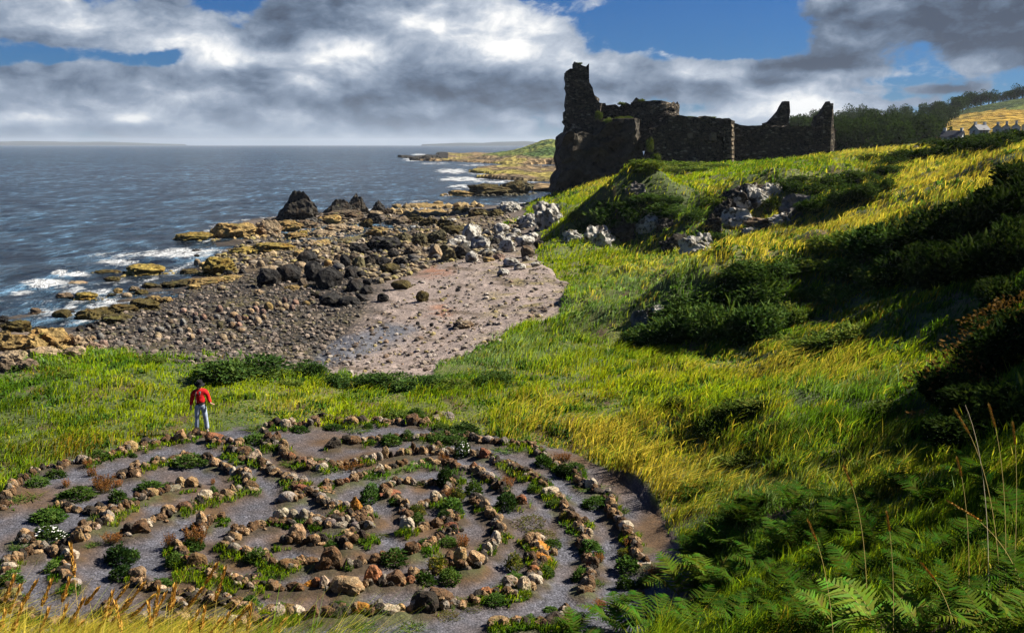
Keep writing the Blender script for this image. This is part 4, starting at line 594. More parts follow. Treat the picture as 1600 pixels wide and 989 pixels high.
BRIGHT = [(325, 82, 80, 34, .48), (545, 96, 80, 36, .38), (480, 120, 40, 40, .28), (740, 18, 130, 40, .42), (800, 60, 150, 34, .30), (860, 90, 110, 24, .25), (690, 50, 50, 16, .2), (60, 25, 200, 30, .18), (300, 150, 70, 16, .28), (460, 140, 36, 26, .22), (80, 186, 130, 11, .42), (205, 187, 24, 8, .3), (1140, 184, 120, 18, .40), (1258, 168, 46, 30, .62), (1100, 112, 90, 14, .22), (870, 184, 50, 9, .2), (1000, 75, 60, 14, .2),
          (430, 36, 100, 36, -.34), (430, 68, 46, 18, -.34), (700, 52, 50, 9, -.3), (710, 138, 190, 36, -.26), (880, 150, 130, 26, -.2), (140, 128, 230, 26, -.20), (1500, 25, 230, 66, -.40), (1000, 138, 160, 15, -.18), (1260, 104, 90, 7, -.26), (1480, 140, 60, 10, -.36), (620, 120, 46, 26, -.14), (1210, 128, 100, 8, -.2)]
relf = t.m('MULTIPLY', t.m('SUBTRACT', nA, nA2), 1.8)
brt = total(t.m('ADD', t.m('ADD', .43, relf), t.m('ADD', t.m('MULTIPLY', t.m('SUBTRACT', nB, .5), .42), t.m('MULTIPLY', t.m('SUBTRACT', nC, .5), .24))), BRIGHT)
edge = t.m('MULTIPLY', t.m('SUBTRACT', 1.0, alpha), .2)
ccol = t.ramp(t.m('ADD', brt, edge), [(0, (.07, .095, .145)), (.22, (.13, .18, .265)), (.48, (.27, .335, .44)), (.75, (.52, .58, .67)), (1.0, (.98, .98, .97))])
# pale band of distant air above the horizon
band = t.m('EXPONENT', t.m('MULTIPLY', t.m('MAXIMUM', el, 0.0), -55.0))
skyc = t.mix(1.0, sky.outputs[0], (.085, .215, .43), 'MULTIPLY')
SKYS = .06
scl = t.n('ShaderNodeVectorMath', _operation='SCALE', i0=ccol); scl.inputs[3].default_value = .385 / SKYS
full = t.mix(alpha, skyc, scl.outputs[0])
full = t.mix(t.m('MULTIPLY', band, .88), full, (.125 / SKYS, .163 / SKYS, .215 / SKYS))
bg = t.n('ShaderNodeBackground', Color=full, Strength=SKYS)
wo = t.n('ShaderNodeOutputWorld'); t.t.links.new(bg.outputs[0], wo.inputs[0])
wd.cycles.sampling_method = 'MANUAL'; wd.cycles.sample_map_resolution = 512
# ------------------------------------------------------------------ rock shapes
from mathutils import noise as mnoise
def rock_mesh(name, kind, seed, mat_):
    r_ = random.Random(seed)
    bm = bmesh.new(); bmesh.ops.create_icosphere(bm, subdivisions={'A': 3, 'R': 3, 'S': 4, 'B': 4, 'C': 4}[kind], radius=1)
    off = Vector((seed * 3.17, seed * 1.3, seed * 2.1))
    cuts = []
    nc = {'A': 13, 'R': 5, 'S': 14, 'B': 15, 'C': 18}[kind]
    for i in range(nc):
        n = Vector((r_.gauss(0, 1), r_.gauss(0, 1), r_.gauss(0, .8))).normalized()
        cuts.append((n, r_.uniform(.62, .88) if kind != 'R' else r_.uniform(.82, .95)))
    for v in bm.verts:
        p = v.co.copy(); d0 = p.normalized()
        if kind in 'BC':
            q = p * (1.5 if kind == 'B' else 1.7) + off
            f = 1 + .42 * (mnoise.noise(q)) + .3 * (abs(mnoise.noise(q * 2.1)) - .25)
            p *= f
        for n, d in cuts:
            k = p.dot(n) - d
            if k > 0: p -= n * k * (.93 if kind != 'R' else .6)
        amp = {'A': .17, 'R': .06, 'S': .26, 'B': .24, 'C': .22}[kind]
        q = d0 * 2.3 + off
        p += d0 * amp * (mnoise.fractal(q, 1.0, 2.0, 5) * .8) + (d0 * .07 * mnoise.noise(d0 * 7 + off) if kind in 'BCS' else Vector((0, 0, 0)))
        if kind in 'BCS':
            cell = mnoise.voronoi(d0 * Vector((3.2, 3.2, 2.2)).length * .7 + off)[0]
            p += d0 * (.16 if kind != 'S' else .1) * (min(cell[1] - cell[0], .5) - .22)
        v.co = p
    if kind == 'C':
        for v in bm.verts: f_ = 1.25 - .5 * max(0, v.co.z + .4); v.co.x *= f_; v.co.y *= f_
    # normalise to a unit box: x, y in +-0.5, z from -0.35 to 1
    xs = [v.co.x for v in bm.verts]; ys = [v.co.y for v in bm.verts]; zs = [v.co.z for v in bm.verts]
    for v in bm.verts:
        v.co.x = (v.co.x - min(xs)) / (max(xs) - min(xs)) - .5
        v.co.y = (v.co.y - min(ys)) / (max(ys) - min(ys)) - .5
        v.co.z = (v.co.z - min(zs)) / (max(zs) - min(zs)) * 1.35 - .35
    me = bpy.data.meshes.new(name); bm.to_mesh(me); bm.free()
    me.polygons.foreach_set('use_smooth', [kind in 'R'] * len(me.polygons)); me.materials.append(mat_); me.update()
    return me
M_STONE = stone_mat('labyrinth_stone', 9, lichen=(.36, .31, .23), bump=.9, dist=.05)
M_ROCK = stone_mat('shore_rock', .9, lichen=(.42, .40, .35), moss=((.10, .095, .02), .78), bump=.9, dist=.35)
LS = {'A': [rock_mesh('wall_stone_mesh', 'A', s, M_STONE) for s in range(1, 9)], 'R': [rock_mesh('wall_stone_mesh', 'R', s, M_STONE) for s in (21, 22, 23)]}
RK = {k: [rock_mesh('rock_mesh', k, 40 + s, M_ROCK) for s in range(n)] for k, n in (('A', 6), ('R', 4), ('S', 4), ('B', 6), ('C', 5))}

# ------------------------------------------------------------------ labyrinth stones
def s_pp(x, y, z): return ppm(x, y, z) ** 2
count = {}
_sizes = sorted([p_[4] * p_[5] * ppm(p_[1], p_[2], p_[3]) ** 2 for p_ in PLACED if p_[6].islower()], reverse=True); STONE_MIN = _sizes[298]
SMALL = []                          # (matrix, mesh, colour) of the stones too small to single out
for i, (rname, x, y, z, w, h_, c, u, v) in enumerate(PLACED):
    if not c.islower(): continue
    kind = 'R' if c in 'gm' and rnd.random() < .8 else 'A'
    if rname == 'central cairn' and c in 'gbmtp': kind = 'R' if rnd.random() < .7 else 'A'
    dep = w * rnd.uniform(.65, .95)
    hh_ = max((h_ - dep * .25) / .9, h_ * .6)
    if c == 'o' and rname == 'central cairn': dep = w * .45; hh_ = h_ * 1.0; kind = 'A'
    me = rnd.choice(LS[kind])
    lo_ = (x, y + dep * .42, float(H(x, y + dep * .42)) - .03); ro_ = (rnd.uniform(-.15, .15), rnd.uniform(-.15, .15), rnd.choice((0, math.pi)) + rnd.uniform(-.5, .5)); sc_ = (w * 1.14, dep * 1.1, hh_ * 1.08)
    a = SCOL[c]; k = rnd.uniform(.75, 1.22)
    for q in range(2):              # chips and packing stones between the big ones
        e = w * rnd.uniform(.22, .45); fx_, fy_ = x + rnd.uniform(-.75, .75) * w, y + dep * rnd.uniform(-.1, .8)
        SMALL.append((Matrix.LocRotScale((fx_, fy_, float(H(fx_, fy_)) + .01), Euler((rnd.uniform(-.4, .4), rnd.uniform(-.4, .4), rnd.uniform(0, 6))), (e, e * .8, e * rnd.uniform(.45, .8))), rnd.choice(LS['A']), [q_ * f_ for f_ in (rnd.uniform(.6, 1.1),) for q_ in SCOL[rnd.choice('ktgkbtg')][:3]]))
    if w * h_ * s_pp(x, y, z) < STONE_MIN:
        SMALL.append((Matrix.LocRotScale(lo_, Euler(ro_), sc_), me, [q_ * k for q_ in a[:3]])); continue
    o = link('stone', me, None, lo_, ro_, sc_)
    o.color = (a[0] * k, a[1] * k * rnd.uniform(.93, 1.05), a[2] * k * rnd.uniform(.85, 1.12), min(1, a[3] * rnd.uniform(.5, 1.25)))
    count[(rname, c)] = count.get((rname, c), 0) + 1
    n = count[(rname, c)]
    size = 'large ' if w > .62 else ''
    if rname == 'central cairn':
        lab_ = 'tall pointed orange slab standing in the central cairn' if c == 'o' else f'{SNAME[c]} stone in the central cairn, {ordinal(n)} {SNAME[c]} one from the left'
    else: lab_ = f'{size}{SNAME[c]} stone, {ordinal(n)} {SNAME[c]} one along the {rname}'
    tag(o, lab_, 'stone', 'stones of the labyrinth')

prev = None
for (rname, x, y, z, w, h_, c, u, v) in PLACED:     # packing between neighbours of a row
    if not c.islower(): continue
    if prev and prev[0] == rname:
        g = math.hypot(x - prev[1], y - prev[2])
        if .3 < g < 2.1:
            for q in range(int(g / .055)):
                f = rnd.random(); e = rnd.uniform(.11, .28); a_ = prev[1] + (x - prev[1]) * f + rnd.uniform(-.1, .1); b_ = prev[2] + (y - prev[2]) * f + rnd.uniform(-.1, .1) + .1
                SMALL.append((Matrix.LocRotScale((a_, b_, float(H(a_, b_)) - .01), Euler((rnd.uniform(-.4, .4), rnd.uniform(-.4, .4), rnd.uniform(0, 6))), (e, e * .85, e * rnd.uniform(.6, 1.0))), rnd.choice(LS['A']), [q_ * f_ for f_ in (rnd.uniform(.55, 1.1),) for q_ in SCOL[rnd.choice('btkbgbtk')][:3]]))
    prev = (rname, x, y)
VV = []; FF = []; CC = []; k = 0
for mtx, me, cc_ in SMALL:
    co = np.empty(len(me.vertices) * 3); me.vertices.foreach_get('co', co); co = co.reshape(-1, 3)
    tri = np.empty(len(me.polygons) * 3, int); me.polygons.foreach_get('vertices', tri)
    M4 = np.array(mtx); VV.append(co @ M4[:3, :3].T + M4[:3, 3]); FF.append(tri.reshape(-1, 3) + k); k += len(co); CC.append(np.repeat([cc_], len(co), 0))
M_SMALL = stone_mat('small_labyrinth_stone', 9, lichen=(.36, .31, .23), bump=.9, dist=.05, vcol='Col')
tag(link('small_stones', np_mesh('small_stones', np.concatenate(VV), None, np.concatenate(FF), M_SMALL, False, {'Col': np.concatenate(CC)})), kind='stuff')

# ------------------------------------------------------------------ shore rocks
cnt = {}
for (tl, nm, where, lst) in SHORE:
    ox, oy, sc = T[tl]
    for (px, py, pw, ph_, sh, cc_) in lst:
        u, v = ox + px / sc, oy + py / sc
        x, y, z = hit(u, v)
        s = ppm(x, y, z); w = pw / sc / s; h_ = ph_ / sc / s
        dep = w * {'A': .85, 'R': .85, 'S': .9, 'B': .75, 'C': .7}[sh]
        ang = math.atan2(CZ - z, y)
        hh_ = max((h_ - dep * math.sin(ang) * .7) / math.cos(ang), h_ * .5)
        yy = y + dep * .45; zz = max(float(H(x, yy)), z - .4) if z > .05 else min(z, .05) - .1
        me = rnd.choice(RK[sh])
        o = link(nm, me, None, (x + dep * .45 * ray(u, v)[0], yy, zz), (rnd.uniform(-.06, .06), rnd.uniform(-.06, .06), rnd.uniform(-.22, .22) + rnd.choice((0, math.pi))), (w * 1.08, dep, hh_ * 1.05 + .1))
        a = ROCKC[cc_]; k = rnd.uniform(.8, 1.2); o.color = (a[0] * k, a[1] * k, a[2] * k, a[3])
        key = (nm, where, cc_); cnt[key] = cnt.get(key, 0) + 1
        nmw = {'sea_stack': 'sea stack', 'rock_outcrop': 'rock ledge', 'boulder': 'boulder'}[nm]
        if sh == 'R': nmw = 'rounded boulder'
        if (nm, where) == ('rock_outcrop', 'out in the bay'): lb = 'low flat reef awash in the bay behind the sea stacks'
        else: lb = f'{ROCKN[cc_]} {nmw} {where}, {ordinal(cnt[key])} of its colour'
        tag(o, lb, nmw.split()[-1] if nmw != 'rock ledge' else 'rock ledge', {'sea_stack': 'sea stacks', 'rock_outcrop': 'rock ledges of the shore', 'boulder': 'boulders of the shore'}[nm])

RUB = []
for o in [o for o in COL.objects if o.get('group') in ('rock ledges of the shore', 'boulders of the shore', 'sea stacks')]:
    w_, d_, h__ = o.scale
    if w_ < 1.2: continue
    for q in range(int(8 + w_ * 2.5)):
        a_ = rnd.uniform(0, 6.28); r_ = rnd.uniform(.42, .75); x_, y_ = o.location.x + math.cos(a_) * w_ * r_, o.location.y + math.sin(a_) * d_ * r_
        RUB.append((x_, y_, max(float(H(x_, y_)), -.15), w_ * rnd.uniform(.05, .2), [c_ * f_ for f_ in (rnd.uniform(.5, 1.2),) for c_ in o.color[:3]]))
# grey-white rock faces breaking out of the grass knolls (u, v foot, w, h, colour)
CRAGS = [(895, 378, 26, 20, 'p'), (935, 382, 40, 34, 'p'), (975, 376, 44, 34, 'K'), (1012, 362, 36, 34, 'p'), (1040, 358, 26, 18, 'K'), (1055, 392, 40, 30, 'K'), (1085, 398, 40, 32, 'p'), (1100, 388, 24, 26, 'p'), (1112, 360, 34, 30, 'K'), (1128, 345, 30, 34, 'K'),
         (1150, 352, 46, 30, 'p'), (1168, 330, 40, 44, 'p'), (1190, 318, 36, 26, 'p'), (1208, 304, 32, 20, 'p'), (1180, 308, 40, 22, 'b'), (1150, 318, 50, 34, 'K'), (1245, 340, 50, 40, 'g'), (1222, 350, 40, 20, 'p'), (1180, 365, 36, 10, 'p'), (1200, 356, 60, 16, 'b'),
         (992, 302, 34, 18, 'g'), (1022, 490, 30, 14, 'p'), (1000, 510, 28, 26, 'g'), (990, 545, 20, 20, 'p'), (1432, 236, 12, 9, 'p')]
for i, (u, v, w, h_, cc_) in enumerate(CRAGS):
    x, y, z = hit(u, v); s = ppm(x, y, z); w /= s; h_ /= s
    o = link('crag', RK['B'][i % 6], None, (x + w * .2 * ray(u, v)[0], y + w * .2, z - h_ * .35), (rnd.uniform(-.1, .1), 0, rnd.uniform(-.3, .3) + (i % 2) * math.pi), (w * 1.3, w * .9, h_ * 1.25))
    a = ROCKC[cc_]; o.color = (a[0], a[1], a[2], a[3])
    tag(o, f'{ROCKN[cc_]} crag breaking out of the grassy knolls below the castle, {ordinal(i + 1)} counting inland', 'crag', 'crags in the grass below the castle')

# ------------------------------------------------------------------ loose shingle: one mass of cobbles nobody could count
base_bm = bmesh.new(); bmesh.ops.create_icosphere(base_bm, subdivisions=1, radius=.5)
bv = np.array([v.co[:] for v in base_bm.verts]); bf = np.array([[v.index for v in f.verts] for f in base_bm.faces]); base_bm.free()
def scatter_stones(name, n, poly, smin, smax, cols, label):
    VV = []; FF = []; CC = []; k = 0
    us = rs.uniform(min(p[0] for p in poly), max(p[0] for p in poly), n * 3); vs = rs.uniform(min(p[1] for p in poly), max(p[1] for p in poly), n * 3)
    ok = in_poly(us, vs, poly)
    for u, v in list(zip(us[ok], vs[ok]))[:n]:
        x, y, z = hit(u, v)
        if z < -.1: continue
        s = smin * (smax / smin) ** (rs.rand() ** 2.2)
        a = rs.rand() * 6.28; ca, sa = math.cos(a), math.sin(a)
        p = bv * (1 + rs.uniform(-.18, .18, bv.shape)) * np.array([s, s * rs.uniform(.6, .9), s * rs.uniform(.45, .7)])
        p = np.stack([p[:, 0] * ca - p[:, 1] * sa, p[:, 0] * sa + p[:, 1] * ca, p[:, 2]], 1) + [x, y, z + s * .12]
        VV.append(p); FF.append(bf + k); k += len(bv)
        c = np.array(cols[rs.randint(len(cols))]) * rs.uniform(.6, 1.35); CC.append(np.repeat(c[None], len(bv), 0))
    me = np_mesh(name, np.concatenate(VV), None, np.concatenate(FF), M_COB, False, {'Col': np.concatenate(CC)})
    return tag(link(name, me), None, None, None, 'stuff')
M_COB, t = mat('cobble'); 
b = t.bsdf(Base__Color=t.mix(1.0, t.n('ShaderNodeVertexColor', _layer_name='Col').outputs[0], t.ramp(t.noise(t.n('ShaderNodeNewGeometry').outputs['Position'], 6, 5, .65).outputs[0], [(.3, .6), (.7, 1.4)]), 'MULTIPLY'), Roughness=.85); t.out(b.outputs[0])
scatter_stones('cobbles', 4000, [(110, 522), (240, 468), (330, 445), (480, 405), (560, 440), (580, 470), (540, 520), (450, 590), (330, 575), (160, 552)], .16, .62, [(0.040, 0.033, 0.026), (0.059, 0.046, 0.033), (0.079, 0.066, 0.053), (0.033, 0.030, 0.026), (0.106, 0.079, 0.059), (0.145, 0.112, 0.079), (0.066, 0.056, 0.026), (0.172, 0.132, 0.099)], '')
VV = []; FF = []; CC = []; k = 0
for (x, y, z, s, c) in RUB:
    a = rs.rand() * 6.28; ca, sa = math.cos(a), math.sin(a)
    q = bv * (1 + rs.uniform(-.25, .25, bv.shape)) * np.array([s, s * .8, s * rs.uniform(.5, .9)]); q = np.stack([q[:, 0] * ca - q[:, 1] * sa, q[:, 0] * sa + q[:, 1] * ca, q[:, 2]], 1) + [x, y, z + s * .1]
    VV.append(q); FF.append(bf + k); k += len(bv); CC.append(np.repeat(np.array([c]), len(bv), 0))
tag(link('shore_rubble', np_mesh('shore_rubble', np.concatenate(VV), None, np.concatenate(FF), M_COB, False, {'Col': np.concatenate(CC)})), kind='stuff')
scatter_stones('rubble', 4200, [(380, 420), (300, 425), (430, 350), (560, 340), (740, 325), (830, 345), (800, 395), (700, 410), (600, 445), (480, 420)], .25, 1.25, [(0.185, 0.132, 0.066), (0.132, 0.099, 0.059), (0.053, 0.040, 0.026), (0.218, 0.165, 0.079), (0.030, 0.026, 0.023), (0.092, 0.073, 0.040), (0.198, 0.158, 0.112), (0.165, 0.132, 0.040)], '')
scatter_stones('pebbles', 1700, [(700, 405), (840, 395), (890, 440), (850, 500), (760, 545), (640, 590), (560, 590), (470, 575), (620, 470)], .08, .5, [(0.132, 0.106, 0.079), (0.066, 0.046, 0.033), (0.198, 0.158, 0.119), (0.185, 0.145, 0.053), (0.046, 0.033, 0.020), (0.132, 0.086, 0.053), (0.231, 0.198, 0.165)], '')
# ------------------------------------------------------------------ castle ruin (close-up scale 3.2, origin 840,80)
M_WALL, t = mat('ruin_masonry')
tc = t.n('ShaderNodeTexCoord').outputs['Object']
mp = t.n('ShaderNodeMapping', i0=tc); mp.inputs['Scale'].default_value = (1.0, 1.0, 2.0)
vc = t.vor(mp, 1.7); ve = t.vor(mp, 1.7, 'DISTANCE_TO_EDGE'); n = t.noise(tc, .5, 6, .65).outputs[0]; n2 = t.noise(tc, 3.0, 4, .6).outputs[0]
cellr = t.n('ShaderNodeSeparateColor', i0=vc.outputs['Color']).outputs[0]
c = t.ramp(cellr, [(0, (.03, .024, .017)), (.4, (.075, .058, .038)), (.7, (.14, .11, .072)), (.88, (.25, .20, .135)), (.97, (.42, .36, .27)), (1, (.46, .41, .33))])
c = t.mix(1.0, c, t.ramp(n, [(.3, .22), (.5, .5), (.7, 1.0)]), 'MULTIPLY')
c = t.mix(t.ramp(ve.outputs['Distance'], [(.02, .85), (.10, 0)]), c, (.035, .03, .024))
b = t.bsdf(Base__Color=c, Roughness=.95, Normal=t.bump(t.m('ADD', t.ramp(ve.outputs['Distance'], [(0, 0), (.16, 1)]), t.m('ADD', n2, n)), .8, .3)); b.inputs['Specular IOR Level'].default_value = .15
t.out(b.outputs[0])
def zpt(x, y, d):
    return at_d(840 + x / 3.2, 80 + y / 3.2, d)
def jag(pts, step, amp, seed, keep=()):
    """subdivide an outline (metres) and roughen it like broken masonry"""
    r_ = random.Random(seed); out = []
    n = len(pts)
    for i in range(n):
        a = pts[i]; b = pts[(i + 1) % n]; L = math.hypot(b[0] - a[0], b[1] - a[1]); k = max(1, int(L / step))
        for j in range(k):
            f = j / k; jx_ = r_.uniform(-amp, amp) if i not in keep else 0; jy_ = r_.uniform(-amp, amp) if i not in keep else 0
            out.append((a[0] + (b[0] - a[0]) * f + jx_, a[1] + (b[1] - a[1]) * f + jy_))
    return out
def slab(name, outline, d, thick, parent, seed, yaw=0.0, amp=.22, material=None, label=None, keep=(), dip=.5):
    """a standing wall: pixel outline -> metres at distance d, real thickness, rough faces"""
    P_ = [zpt(x, y, d) for x, y in outline]
    x0 = sum(p[0] for p in P_) / len(P_); z0 = min(p[2] for p in P_)
    pts = jag([(p[0] - x0, p[2] - z0) for p in P_], .8, amp, seed, keep)
    bm = bmesh.new()
    fv = [bm.verts.new((x, 0, z)) for x, z in pts]
    f = bm.faces.new(fv)
    if f.normal.y > 0: bmesh.ops.reverse_faces(bm, faces=[f])
    r = bmesh.ops.extrude_face_region(bm, geom=[f])
    for e in r['geom']:
        if isinstance(e, bmesh.types.BMVert): e.co.y += thick
    bmesh.ops.recalc_face_normals(bm, faces=bm.faces)
    bmesh.ops.triangulate(bm, faces=bm.faces)
    for _ in range(3):
        es = [e for e in bm.edges if e.calc_length() > 1.3]
        if not es: break
        bmesh.ops.subdivide_edges(bm, edges=es, cuts=1); bmesh.ops.triangulate(bm, faces=bm.faces)
    for v in bm.verts:
        q = v.co * .7 + Vector((seed * 7.1, 0, 0))
        v.co.y += (mnoise.noise(q) * .35 + mnoise.noise(q * 3) * .2) * dip
        v.co.x += mnoise.noise(q * 2.3 + Vector((9, 9, 9))) * .12
    me = bpy.data.meshes.new(name); bm.to_mesh(me); bm.free(); me.materials.append(material or M_WALL)
    o = link(name, me, parent, None, (0, 0, yaw)); root = parent.location
    o.location = (x0 - root[0], d - root[1], z0 - root[2])
    if label: o['label'] = label
    return o
CR = zpt(600, 540, 188)
castle = empty('castle_ruin', CR)
tag(castle, 'dark ruined stone castle with one tall jagged tower on the headland', 'castle')
slab('tower', [(148, 102), (166, 90), (186, 80), (194, 60), (216, 62), (224, 76), (240, 78), (246, 64), (256, 70), (257, 110), (256, 148), (270, 188), (291, 214), (293, 250), (309, 268), (302, 330), (300, 470), (130, 470), (136, 430), (140, 260)], 188, 7, castle, 3, 0, .38)
slab('tower_return_wall', [(250, 215), (290, 214), (293, 250), (309, 268), (302, 330), (300, 470), (235, 470)], 190, 14, castle, 4, -.15, .45)
slab('inner_wall', [(290, 290), (310, 272), (400, 270), (440, 258), (480, 262), (500, 243), (520, 245), (535, 265), (560, 268), (560, 500), (290, 520)], 192, 3.5, castle, 5, -.05, .5)
slab('hall_back_wall', [(540, 275), (590, 250), (640, 258), (655, 290), (705, 296), (714, 318), (714, 640), (540, 640)], 196, 3, castle, 6, .1, .45)
# rounded stair turret in front of the inner wall
def turret(d):
    cx, cy, zb = zpt(596, 500, d); rad = 4.6
    bm = bmesh.new(); nz, na = 22, 30; prof = [zpt(596, 500 - (500 - 262) * i / (nz - 1), d)[2] for i in range(nz)]
    rows_ = []
    for i in range(nz):
        row = []
        for j in range(na):
            a = 2 * math.pi * j / na; q = Vector((math.cos(a) * 1.5, math.sin(a) * 1.5, i * .6))
            rr = rad * (1 + .06 * mnoise.noise(q)) * (1.0 + .06 * (1 - i / nz))
            top = 0 if i < nz - 3 else mnoise.noise(q * 2) * 1.2
            row.append(bm.verts.new((rr * math.cos(a), rr * math.sin(a), prof[i] - zb + top)))
        rows_.append(row)
    for i in range(nz - 1):
        for j in range(na): bm.faces.new((rows_[i][j], rows_[i][(j + 1) % na], rows_[i + 1][(j + 1) % na], rows_[i + 1][j]))
    bm.faces.new(rows_[-1])
    me = bpy.data.meshes.new('stair_turret'); bm.to_mesh(me); bm.free(); me.materials.append(M_WALL)
    o = link('stair_turret', me, castle); o.location = (cx - CR[0], cy + 3.6 - CR[1], zb - CR[2]); return o
turret(186)
wallB = slab('curtain_wall', [(648, 322), (700, 318), (790, 333), (860, 328), (930, 333), (962, 340), (986, 352), (988, 640), (648, 640)], 182, 4, castle, 7, .07, .25, label='projecting curtain wall with a sunlit quoined end')
slab('curtain_wall', [(970, 360), (1050, 371), (1100, 373), (1180, 376), (1300, 378), (1470, 381), (1492, 400), (1480, 620), (1240, 640), (970, 640)], 186, 3.2, castle, 8, -.04, .2, label='long level curtain wall running inland')
slab('gable_fragment', [(1140, 380), (1142, 366), (1166, 354), (1180, 325), (1210, 300), (1228, 274), (1234, 250), (1256, 247), (1263, 260), (1261, 380)], 197, 2.4, castle, 9, 0, .26, label='slim gable fragment rising behind the long wall')
slab('gable_fragment', [(1385, 385), (1394, 330), (1420, 309), (1440, 280), (1464, 257), (1474, 300), (1480, 380)], 187.2, 2.6, castle, 10, 0, .26, label='gable fragment at the inland end with sunlit edge')
slab('corner_pier', [(1458, 300), (1464, 262), (1474, 296), (1484, 370), (1498, 410), (1500, 600), (1458, 600)], 183.5, 1.6, castle, 11, .8, .1)
slab('corner_pier', [(958, 345), (990, 352), (992, 640), (958, 640)], 180.6, 1.5, castle, 13, .8, .08)
slab('broken_wall', [(560, 440), (585, 385), (640, 372), (652, 400), (652, 640), (545, 640)], 181, 3, castle, 12, .1, .3)
# blocked windows: paler rough stones set in the curtain wall
M_PALE = stone_mat('pale_dressed_stone', 2, lichen=(.42, .38, .3), bump=.5, dist=.1)
for (a, b_, w, h_) in [(765, 425, 22, 26), (878, 428, 26, 34)]:
    fr = slab('blocked_window', [(a - w / 2, b_ - h_ / 2), (a + w / 2, b_ - h_ / 2), (a + w / 2, b_ + h_ / 2), (a - w / 2, b_ + h_ / 2)], 181.2, .9, castle, int(a), .07, .15, M_PALE)
    fr.color = (.14, .115, .08, .35)
for i in range(9):                  # pale quoins up the projecting corner
    q = slab('quoin', [(966, 368 + i * 22), (987, 368 + i * 22), (987, 382 + i * 22), (968 - (i % 2) * 5, 382 + i * 22)], 180.3, 1.0, castle, 60 + i, .8, .05, M_PALE)
    q.color = (.15, .12, .08, .4)
# ivy and grass tufts along the broken wall tops are added with the bushes
# the crag the ruin stands on
M_CRAG = stone_mat('castle_crag_rock', .35, lichen=(.34, .31, .26), moss=((.07, .085, .02), .82), bump=1.0, dist=.8)
def crag_block(outline, d, thick, seed, label, yaw, amp=.9):
    P_ = [zpt(x, y, d) for x, y in outline]; x0 = sum(p[0] for p in P_) / len(P_); z0 = min(p[2] for p in P_)
    pts = jag([(p[0] - x0, p[2] - z0) for p in P_], 1.2, .35, seed)
    bm = bmesh.new(); f = bm.faces.new([bm.verts.new((x, 0, z)) for x, z in pts])
    r = bmesh.ops.extrude_face_region(bm, geom=[f])
    for e in r['geom']:
        if isinstance(e, bmesh.types.BMVert): e.co.y += thick
    bmesh.ops.recalc_face_normals(bm, faces=bm.faces); bmesh.ops.triangulate(bm, faces=bm.faces)
    for _ in range(4):
        es = [e for e in bm.edges if e.calc_length() > 1.3]
        if not es: break
        bmesh.ops.subdivide_edges(bm, edges=es, cuts=1); bmesh.ops.triangulate(bm, faces=bm.faces)
    for v in bm.verts:
        q = v.co * .3 + Vector((seed, seed, 0))
        v.co.y += amp * (mnoise.noise(q) * 2.2 + mnoise.noise(q * 2.7) * 1.0 + mnoise.noise(q * 7) * .4); v.co.x += amp * mnoise.noise(q * 2 + Vector((5, 1, 2))) * .6
    me = bpy.data.meshes.new('castle_crag'); bm.to_mesh(me); bm.free(); me.materials.append(M_CRAG)
    o = link('castle_crag', me, None, (x0, d, z0), (0, 0, yaw)); o.color = (.045, .038, .027, .3)
    tag(o, label, 'crag', 'crags under the castle'); return o
crag_block([(136, 428), (160, 405), (235, 410), (290, 420), (345, 360), (400, 345), (440, 345), (470, 335), (482, 340), (480, 720), (90, 740), (100, 640), (118, 590), (108, 520), (118, 470)], 183, 12, 3, 'huge dark crag under the castle tower falling to the beach', .06)
crag_block([(455, 345), (478, 332), (520, 345), (532, 420), (545, 470), (540, 600), (470, 640), (455, 600)], 182.2, 9, 6, 'sunlit rock buttress at the inland end of the tower crag', .75, .6)
# ------------------------------------------------------------------ foliage
M_LEAF = leaf_mat('foliage', attr='Col', trans=.3, useobj=True)
def leaf_quads(P_, N_, L, W, cols, rs_, bend=.25):
    """leaf blades: centre P, growth direction N, length L, width W -> two triangles pairs"""
    n = len(P_)
    side = np.cross(N_, rs_.normal(size=(n, 3))); side /= np.linalg.norm(side, axis=1, keepdims=True) + 1e-9
    up = np.cross(side, N_)
    a = P_; tip = P_ + N_ * L[:, None] - up * (L * bend)[:, None]; mid = P_ + N_ * (L * .5)[:, None]
    l = mid + side * (W * .5)[:, None]; r = mid - side * (W * .5)[:, None]
    V = np.stack([a, l, tip, r], 1).reshape(-1, 3)
    i = np.arange(n)[:, None] * 4
    return V, np.concatenate([i, i + 1, i + 2, i + 3], 1), np.repeat(cols, 4, 0)
def clump_mesh(name, n, leaf, seed, pal, wob=.35, shell=.45, aspect=.55, hemi=True, updir=.5, mat_=None):
    r_ = np.random.RandomState(seed)
    d = r_.normal(size=(n, 3)); 
    if hemi: d[:, 2] = np.abs(d[:, 2]) * 1.0 - .05
    d /= np.linalg.norm(d, axis=1, keepdims=True)
    lob = fbm(d[:, 0] * 2.2 + seed, d[:, 1] * 2.2 + d[:, 2] * 2.7, 3, seed)
    rad = (1 - wob + 2 * wob * lob) * (1 - shell * r_.rand(n) ** 1.6)
    P_ = d * rad[:, None] * np.array([.5, .5, 1.0 if hemi else .5])
    N_ = d * .8 + r_.normal(size=(n, 3)) * .55; N_[:, 2] += updir; N_ /= np.linalg.norm(N_, axis=1, keepdims=True)
    cl = np.array(pal); pick = cl[np.clip((fbm(P_[:, 0] * 5 + seed, P_[:, 1] * 5 + P_[:, 2] * 4, 2, seed + 3) * 1.6 - .3 + r_.normal(size=n) * .16) * len(pal), 0, len(pal) - 1).astype(int)]
    pick = pick * r_.uniform(.65, 1.35, (n, 1))
    L = leaf * r_.uniform(.7, 1.4, n)
    V, Q, C = leaf_quads(P_, N_, L, L * aspect, pick, r_)
    return np_mesh(name, V, Q, None, mat_ or M_LEAF, False, {'Col': C})
